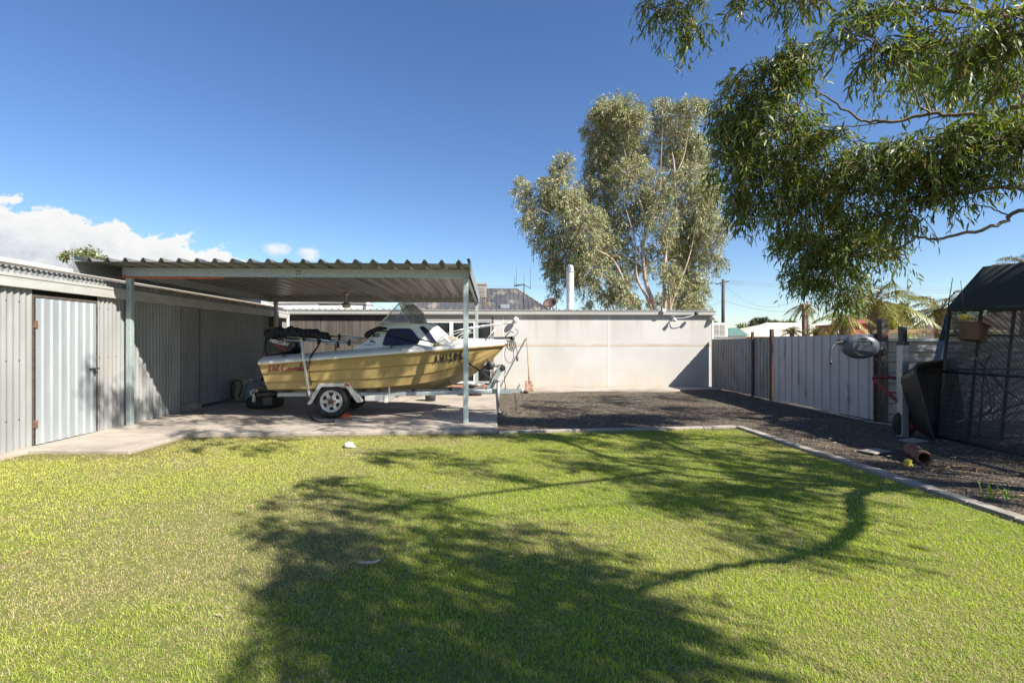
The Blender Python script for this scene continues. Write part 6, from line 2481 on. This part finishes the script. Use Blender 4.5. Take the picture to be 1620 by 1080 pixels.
# a generic small broad tree
def small_tree(px, py_top, py_base, wpx, Y, label, seed, pal_, dens=220, L=.22, name="background_tree"):
    r_ = random.Random(seed)
    b_ = P(px, 541, Y)
    top, bot = P(px, py_top, Y).z, P(px, py_base, Y).z
    w_ = wpx * Y / F / 2
    t = empty(name, (b_.x, Y, 0), label, "tree")
    h = top - bot
    bl = []
    for k in range(9):
        a = r_.uniform(0, 6.28)
        rr = r_.uniform(.1, .75)
        bl.append((V((b_.x + math.cos(a) * w_ * rr, Y + math.sin(a) * w_ * rr * .8, bot + h * r_.uniform(.25, .85))), w_ * .38, w_ * .38, h * .17, 1))
    make_crown("crown", bl, M['leaf_far'], t, seed, dens / max(.3, w_), L, L * .33, pal_, droop=.5, spray=(7, 11), slen=L * 2.2)
    m1 = MB()
    m1.tube([V((b_.x, Y, 0)), V((b_.x + w_ * .05, Y, bot + h * .2)), V((b_.x - w_ * .05, Y, bot + h * .7))], [w_ * .1, w_ * .07, w_ * .02], 8)
    for q in bl:
        m1.tube([V((b_.x, Y, bot + h * .15)), q[0]], [w_ * .04, w_ * .015], 5)
    m1.build("trunk", M['bark'], t)


GP_ = [(.10, .13, .05), (.20, .22, .09), (.26, .22, .10)]
small_tree(142, 386, 432, 76, 40, "round green tree far beyond the iron shed on the left", 31, GP_, L=.3)
small_tree(1378, 488, 528, 60, 42, "dark green bushy tree behind the cream hipped roof", 32, [(.05, .075, .03), (.11, .14, .05), (.15, .14, .06)], L=.3)
small_tree(1205, 506, 530, 34, 90, "dark round tree far beyond the cream roof", 33, [(.05, .07, .035), (.09, .11, .05), (.12, .11, .06)], L=.6)
small_tree(1178, 515, 532, 26, 95, "tiny far tree left of the cream roof hip", 34, GP_, L=.6)
small_tree(1425, 480, 522, 50, 34, "leafy olive bush between the two leafy palms", 35, GP_, L=.25)
small_tree(1345, 505, 530, 40, 55, "far dark shrubs beside the grey pole", 36, [(.05, .075, .03), (.11, .14, .05), (.15, .14, .06)], L=.4)
small_tree(1124, 500, 530, 16, 30, "sprig of tree leaves behind the white air conditioner", 37, GP_, L=.2)
small_tree(1598, 470, 520, 60, 40, "dark tree behind the brown tiled roof", 38, [(.05, .075, .03), (.11, .14, .05), (.15, .14, .06)], L=.3)
small_tree(1240, 508, 528, 40, 110, "low hazy tree line clump right of the cream ridge", 39, GP_, L=.7)


def palm(px, py, Y, R_, n, label, seed, trunk_r=.16, lo=-.5, hi=1.25, name="palm_tree", colr=((.10, .08, .018), (.26, .27, .06))):
    rs = np.random.RandomState(seed)
    c = P(px, py, Y)
    t = empty(name, (c.x, Y, 0), label, "palm")
    vs, qs, cs = [], [], []
    m1 = MB()
    for k in range(n):
        az = 2 * math.pi * (k * .382) + rs.uniform(-.2, .2)
        el = lo + (hi - lo) * ((k + .5) / n) + rs.uniform(-.1, .1)
        l = R_ * rs.uniform(.8, 1.15)
        d = np.array([math.cos(az) * math.cos(el), math.sin(az) * math.cos(el), math.sin(el)])
        pts = [np.array(c) + d * l * u + np.array([0, 0, -1]) * l * .55 * u ** 2.2 for u in np.linspace(0, 1, 12)]
        m1.tube([V(p) for p in pts[::2]], lin(.02, .005, 6), 4, caps=False)
        age = (k / n)
        col = np.array(colr[0]) * age + np.array(colr[1]) * (1 - age)
        for j in range(2, 46):
            u = j / 46
            f = u * 11
            i0 = int(f)
            p = pts[i0] + (pts[min(i0 + 1, 11)] - pts[i0]) * (f - i0)
            tg = pts[min(i0 + 1, 11)] - pts[max(i0 - 1, 0)]
            tg = tg / np.linalg.norm(tg)
            sd = np.cross(tg, [0, 0, 1.0])
            sd /= np.linalg.norm(sd) + 1e-6
            ll = l * .30 * (math.sin(math.pi * min(1, u * .85 + .12))) ** .6
            for sg in (-1, 1):
                dl = sd * sg * .8 + tg * .65 + np.array([0, 0, -.35]) + rs.normal(size=3) * .12
                dl /= np.linalg.norm(dl)
                w = np.cross(dl, [0, 0, 1.0])
                w = w / (np.linalg.norm(w) + 1e-6) * ll * .024
                e1 = p + dl * ll * .6
                e2 = p + dl * ll + np.array([0, 0, -.2]) * ll
                b = len(vs)
                vs += [p - w, p + w, e1 + w, e1 - w, e2]
                qs.append((b, b + 1, b + 2, b + 3))
                cs += [col * rs.uniform(.75, 1.25)] * 5
                qs.append((b + 3, b + 2, b + 4, b + 4))
    q4 = np.array([q for q in qs if q[2] != q[3]])
    q3 = np.array([q[:3] for q in qs if q[2] == q[3]])
    np_mesh("crown", np.array(vs), [q4, q3], M['palm'], np.array(cs), t, smooth=False)
    m1.build("frond_stem", M['wood'], t)
    m1 = MB()
    zz = lin(0, c.z + .05, 8)
    m1.tube([(c.x, Y, z) for z in zz], [trunk_r * (1.15 + .1 * (i % 2)) for i in range(8)], 10)
    m1.build("trunk", M['palmbark'], t)


palm(1384, 478, 17, 1.75, 20, "full green palm behind the grey fence near the timber post", 41)
palm(1335, 500, 15.5, 1.0, 13, "yellowing drooping palm under the hanging gum leaves", 42, trunk_r=.12, lo=-1.0, hi=.6, colr=((.16, .20, .045), (.34, .27, .08)))
palm(1488, 492, 18, 1.6, 20, "green palm left of the shade cloth roof", 43)
palm(1624, 425, 19, 1.5, 22, "palm head just above the shade cloth ridge at the right edge", 44)
palm(1253, 526, 19, .55, 22, "small stiff fan palm above the grey fence, left one", 45, trunk_r=.07, lo=.05, hi=1.4, colr=((.10, .08, .018), (.2, .10, .02)))
palm(1290, 527, 19, .6, 18, "small yellow green palm above the grey fence right of the stiff one", 46, trunk_r=.07, lo=.0, hi=1.3, colr=((.22, .25, .07), (.34, .3, .1)))
palm(1272, 482, 20, .7, 12, "small drooping palm tuft by the grey utility pole", 47, trunk_r=.07, lo=-.9, hi=.3)

# ------------------------------------------------ neighbours and poles
e = empty("cream_roof_house", (20, 60, 0), "low brick house with a cream hipped roof beyond the fence", "house")
a, b, c, d = P(1165, 530.5, 58), P(1400, 530.5, 58), P(1212, 511.5, 63), P(1290, 511.5, 63)
mb = MB()
zb = a.z
mb.add([a, (b.x, 58, zb), (d.x, 63, c.z), c], [(0, 1, 2, 3)])
mb.add([a, c, (a.x, 68, zb)], [(0, 1, 2)])
mb.add([(b.x, 58, zb), (b.x, 68, zb), (d.x, 63, c.z)], [(0, 1, 2)])
mb.add([(a.x, 68, zb), c, (d.x, 63, c.z), (b.x, 68, zb)], [(0, 1, 2, 3)])
mb.add([a, (b.x, 58, zb), (b.x, 58, zb - .15), (a.x, 58, zb - .15)], [(0, 1, 2, 3)])
mb.build("roof", M['creamroof'], e)
mb = MB()
mb.tube([a, c, (d.x, 63, c.z), (b.x, 58, zb)], .09, 6)
mb.build("ridge_cap", M['paleroof'], e)
mb = MB()
mb.b2((a.x + .5, 58.6, 0), (b.x - .5, 67.5, zb - .15))
mb.build("wall", M['brick'], e)
for xx in (a.x + 3, a.x + 8):
    mb = MB()
    mb.b2((xx, 58.55, .9), (xx + 1.5, 58.6, 2.0))
    f_ = mb.build("window", M['boatglass'], e)
    mb = MB()
    mb.b2((xx - .06, 58.5, .84), (xx + 1.56, 58.549, .9))
    mb.build("sill", M['white'], f_)
e = empty("green_roof_shed", (12, 50, 0), "teal green shed roof beside the white air conditioner", "shed")
a, b = P(1143, 531, 50), P(1172, 518, 50)
mb = MB()
mb.prism([(a.x - 2, 50, a.z), (b.x - .3, 50, b.z), (b.x + 1, 50, a.z)], (0, 5, 0))
mb.build("roof", M['greenroof'], e)
mb = MB()
mb.b2((a.x - 1.5, 50.2, 0), (b.x + .7, 54.8, a.z - .01))
mb.build("wall", M['white'], e)
e = empty("red_house", (25, 36, 0), "red painted house wall glimpsed between the palms", "house")
a, b = P(1345, 528, 36), P(1432, 512, 36)
mb = MB()
mb.b2((a.x, 36, 0), (b.x, 40, b.z))
mb.build("wall", M['redwall'], e)
mb = MB()
mb.prism([(a.x - .3, 35.7, b.z), (b.x + .3, 35.7, b.z), (b.x + .3, 38, b.z + .35), (a.x - .3, 38, b.z + .35)], (0, 0, .06))
mb.build("roof", M['redwall'], e)
mb = MB()
xm = (a.x + b.x) / 2
mb.b2((xm - .6, 35.95, .8), (xm + .6, 36.0, 1.7))
mb.build("window", M['boatglass'], e)
e = empty("brown_tile_house", (25, 24, 0), "house with a brown tiled roof behind the aviary", "house")
a, b = P(1545, 522, 24), P(1680, 522, 24)
r0, r1 = P(1592, 492, 27), P(1700, 490, 27)
mb = MB()
for k in range(9):
    t0, t1 = k / 9, (k + 1) / 9
    A1, A2 = a + (r0 - a) * t0, b + (r1 - b) * t0
    B1, B2 = a + (r0 - a) * t1, b + (r1 - b) * t1
    up_ = V((0, 0, .03))
    mb.add([A1 + up_, A2 + up_, B2, B1], [(0, 1, 2, 3)])
    mb.add([A1, A2, A2 + up_, A1 + up_], [(0, 1, 2, 3)])
mb.add([a, r0, (a.x, 30, a.z)], [(0, 1, 2)])
mb.build("roof", M['tileroof'], e)
mb = MB()
mb.b2((a.x + .4, 24.4, 0), (b.x, 30, a.z - .03))
mb.build("wall", M['creamroof'], e)

def utility_pole(px, pt, Y, label, m, r, arm):
    c = P(px, 541, Y)
    z = P(px, pt, Y).z
    t = empty("utility_pole", (c.x, Y, 0), label, "utility pole")
    m1 = MB()
    m1.tube([(c.x, Y, 0), (c.x, Y, z)], [r * 1.15, r * .85], 10)
    m1.build("pole", m, t)
    if arm:
        m1 = MB()
        l, rr = P(px - 11, pt + 7.5, Y), P(px + 9, pt + 2.5, Y)
        m1.bar(l, rr, .13, .13)
        m1.bar(V((c.x, Y - .1, z - 1.1)), l + (c - l) * .35 + V((0, 0, 0)) * 0 if False else V(((l.x + c.x) / 2, Y - .1, l.z + .02)), .05, .05)
        m1.build("crossarm", M['poledark'], t)
        for k in range(4):
            p = l + (rr - l) * (.08 + .28 * k)
            m1 = MB()
            m1.lathe(p + V((0, 0, .07)), (0, 0, 1), [(.03, 0), (.06, .05), (.04, .1), (.06, .14), (0, .2)], 8)
            m1.build("insulator", M['white'], t)
        m1 = MB()
        l2 = P(px - 20, pt + 6, Y)
        m1.tube([l + V((.2, 0, .1)), l2], .035, 6)
        m1.box((l2.x - .1, Y, l2.z), (.55, .2, .13))
        m1.build("lamp", M['poledark'], t)
    return c, z


utility_pole(1144, 442, 58, "dark wooden utility pole with crossarm behind the white air conditioner", M['poledark'], .2, True)
utility_pole(1278, 476, 40, "plain grey pole rising behind the cream roof under the gum leaves", M['polegrey'], .13, False)
c = P(1184, 541, 150)
zz = P(1184, 511, 150).z
e = empty("distant_pole", (c.x, 150, 0), "tiny distant power pole with two arms left of the cream roof", "utility pole")
mb = MB()
mb.tube([(c.x, 150, 0), (c.x, 150, zz)], .28, 6)
mb.build("pole", M['polegrey'], e)
mb = MB()
for dz in (0, 1.0):
    mb.bar((c.x - 1.5, 150, zz - .4 - dz), (c.x + 1.5, 150, zz - .4 - dz), .16, .16)
mb.build("crossarm", M['polegrey'], e)


def wire(pts, Y, label, r=.02, sag=0, group=None):
    a, b = P(pts[0], pts[1], Y), P(pts[2], pts[3], Y if len(pts) < 5 else pts[4])
    m1 = MB()
    m1.tube([a + (b - a) * t - V((0, 0, sag * 4 * t * (1 - t))) for t in lin(0, 1, 14)], r, 5)
    o = m1.build("power_line", M['wire'])
    tag(o, label, "wire", group)


for k in range(4):
    wire((1134 + k * 5, 448 - k * 1.6, 1660, 462 - k * 3, 60), 57.9, "one of four parallel power lines running right from the dark utility pole", .013, .5, "parallel power lines at the utility pole")
wire((1146, 450, 1262, 473, 50), 57.8, "thin service wire sagging right from the top of the dark utility pole", .014, 1.6)
wire((1145, 475, 1300, 489, 50), 57.8, "lower sagging wire running right from mid height of the dark pole", .014, .7)
wire((1143, 476, 1090, 490, 70), 57.8, "short wire running left from mid height of the dark pole", .014, .3)
wire((1262, 485, 1222, 517, 58), 40, "service wire slanting down to the cream roof ridge", .014, .1)
for k in range(2):
    wire((745, 452 + k * 3.2, 905, 451.5 + k * 3.8, 45), 45, "one of two level wires behind the television antenna", .012, .05, "level wires behind the antenna")
wire((590, 478, 612, 490, 30), 30, "thin wire slanting from the pale post behind the board wall", .012, .02)

# ================================================================== LIGHT, SKY
sun = bpy.data.lights.new("sun", 'SUN')
sun.energy = 5.0
sun.angle = R(.55)
sun.color = (1.0, .95, .86)
so = bpy.data.objects.new("sun", sun)
COL.objects.link(so)
so.rotation_euler = (-SUN).to_track_quat('-Z', 'Y').to_euler()
so.location = (20, -15, 25)

w = bpy.data.worlds.new("World")
scene.world = w
w.use_nodes = True
n, l = w.node_tree.nodes, w.node_tree.links
bg = n["Background"]
sky = n.new("ShaderNodeTexSky")
sky.sky_type = 'NISHITA'
sky.sun_disc = False
sky.sun_elevation = math.asin(SUN.z)
sky.sun_rotation = math.atan2(SUN.x, SUN.y)
sky.altitude = 100
sky.air_density = 1.0
sky.dust_density = .1
sky.ozone_density = 3.6
bg.inputs["Strength"].default_value = .074
shs = n.new("ShaderNodeHueSaturation")
shs.inputs["Saturation"].default_value = 1.13
shs.inputs["Hue"].default_value = .507
l.new(sky.outputs[0], shs.inputs["Color"])
l.new(shs.outputs[0], bg.inputs["Color"])
tc = n.new("ShaderNodeTexCoord")
sep = n.new("ShaderNodeSeparateXYZ")
l.new(tc.outputs["Generated"], sep.inputs[0])


def mth(op, a, b=None):
    q = n.new("ShaderNodeMath")
    q.operation = op
    for i, x in enumerate((a, b)):
        if x is None:
            continue
        if isinstance(x, (int, float)):
            q.inputs[i].default_value = x
        else:
            l.new(x, q.inputs[i])
    return q.outputs[0]


def mrange(v, a, b, c=0.0, d=1.0, smooth=False):
    q = n.new("ShaderNodeMapRange")
    if smooth:
        q.interpolation_type = 'SMOOTHSTEP'
    for i, x in enumerate((a, b, c, d)):
        q.inputs[i + 1].default_value = x
    l.new(v, q.inputs[0])
    return q.outputs[0]


ysafe = mth('MAXIMUM', sep.outputs["Y"], .05)
u = mth('DIVIDE', sep.outputs["X"], ysafe)
v = mth('DIVIDE', sep.outputs["Z"], ysafe)
cmb = n.new("ShaderNodeCombineXYZ")
l.new(u, cmb.inputs[0])
l.new(mth('MULTIPLY', v, 1.7), cmb.inputs[1])


def wnoise(scale, off, det=8, rough=.58):
    mp = n.new("ShaderNodeMapping")
    mp.inputs["Location"].default_value = off
    l.new(cmb.outputs[0], mp.inputs[0])
    t = n.new("ShaderNodeTexNoise")
    t.inputs["Scale"].default_value = scale
    t.inputs["Detail"].default_value = det
    t.inputs["Roughness"].default_value = rough
    l.new(mp.outputs[0], t.inputs["Vector"])
    return t.outputs["Fac"]


n1 = wnoise(13, (3.1, 1.2, 0), 10, .62)
n2 = wnoise(5, (7.7, 4.2, 0))
# big bank on the left: top edge falls from .29 (u=-1) to .17 (u=-.5)
ucl = mth('MAXIMUM', u, -1.0)
top = mth('ADD', mth('MULTIPLY', mth('ADD', ucl, 1.0), -.225), .292)
dens = mth('ADD', mth('SUBTRACT', top, v), mth('MULTIPLY', mth('SUBTRACT', n1, .5), .17))
m1_ = mth('MULTIPLY', mrange(dens, -.001, .013, smooth=True), mrange(u, -.445, -.49, smooth=True))
# two puffs right of it
def puff(uc, vc, ru, rv):
    du = mth('DIVIDE', mth('SUBTRACT', u, uc), ru)
    dv = mth('DIVIDE', mth('SUBTRACT', v, vc), rv)
    r2 = mth('ADD', mth('MULTIPLY', du, du), mth('MULTIPLY', dv, dv))
    return mrange(mth('ADD', mth('SUBTRACT', 1.0, r2), mth('MULTIPLY', mth('SUBTRACT', n1, .5), 4.5)), .2, 1.3, 0, .8, True)


m2_ = mth('MAXIMUM', puff(-.425, .183, .03, .016), puff(-.358, .172, .028, .016))
m2_ = mth('MAXIMUM', m2_, mth('MULTIPLY', puff(-.30, .085, .12, .02), .8))
mask = mth('MAXIMUM', m1_, m2_)
mask = mth('MULTIPLY', mask, mrange(sep.outputs["Y"], .1, .2))
n3 = wnoise(17, (1.3, 8.8, 0), 8, .6)
body = mth('MULTIPLY', mrange(dens, .012, .10), mrange(mth('ADD', mth('MULTIPLY', n2, .6), mth('MULTIPLY', n3, .4)), .40, .58))
ccol = n.new("ShaderNodeMix")
ccol.data_type = 'RGBA'
ccol.inputs["A"].default_value = (.88, .88, .87, 1)
ccol.inputs["B"].default_value = (.56, .60, .68, 1)
l.new(body, ccol.inputs["Factor"])
bg2 = n.new("ShaderNodeBackground")
bg2.inputs["Strength"].default_value = .49
l.new(ccol.outputs["Result"], bg2.inputs["Color"])
mxs = n.new("ShaderNodeMixShader")
l.new(mask, mxs.inputs[0])
l.new(bg.outputs[0], mxs.inputs[1])
l.new(bg2.outputs[0], mxs.inputs[2])
l.new(mxs.outputs[0], n["World Output"].inputs[0])

vs_ = scene.view_settings
vs_.view_transform = 'Standard'
vs_.look = 'None'
vs_.gamma = 1
vs_.exposure = 1.16
scene.cycles.max_bounces = 8
scene.cycles.transparent_max_bounces = 16
scene.cycles.use_denoising = True
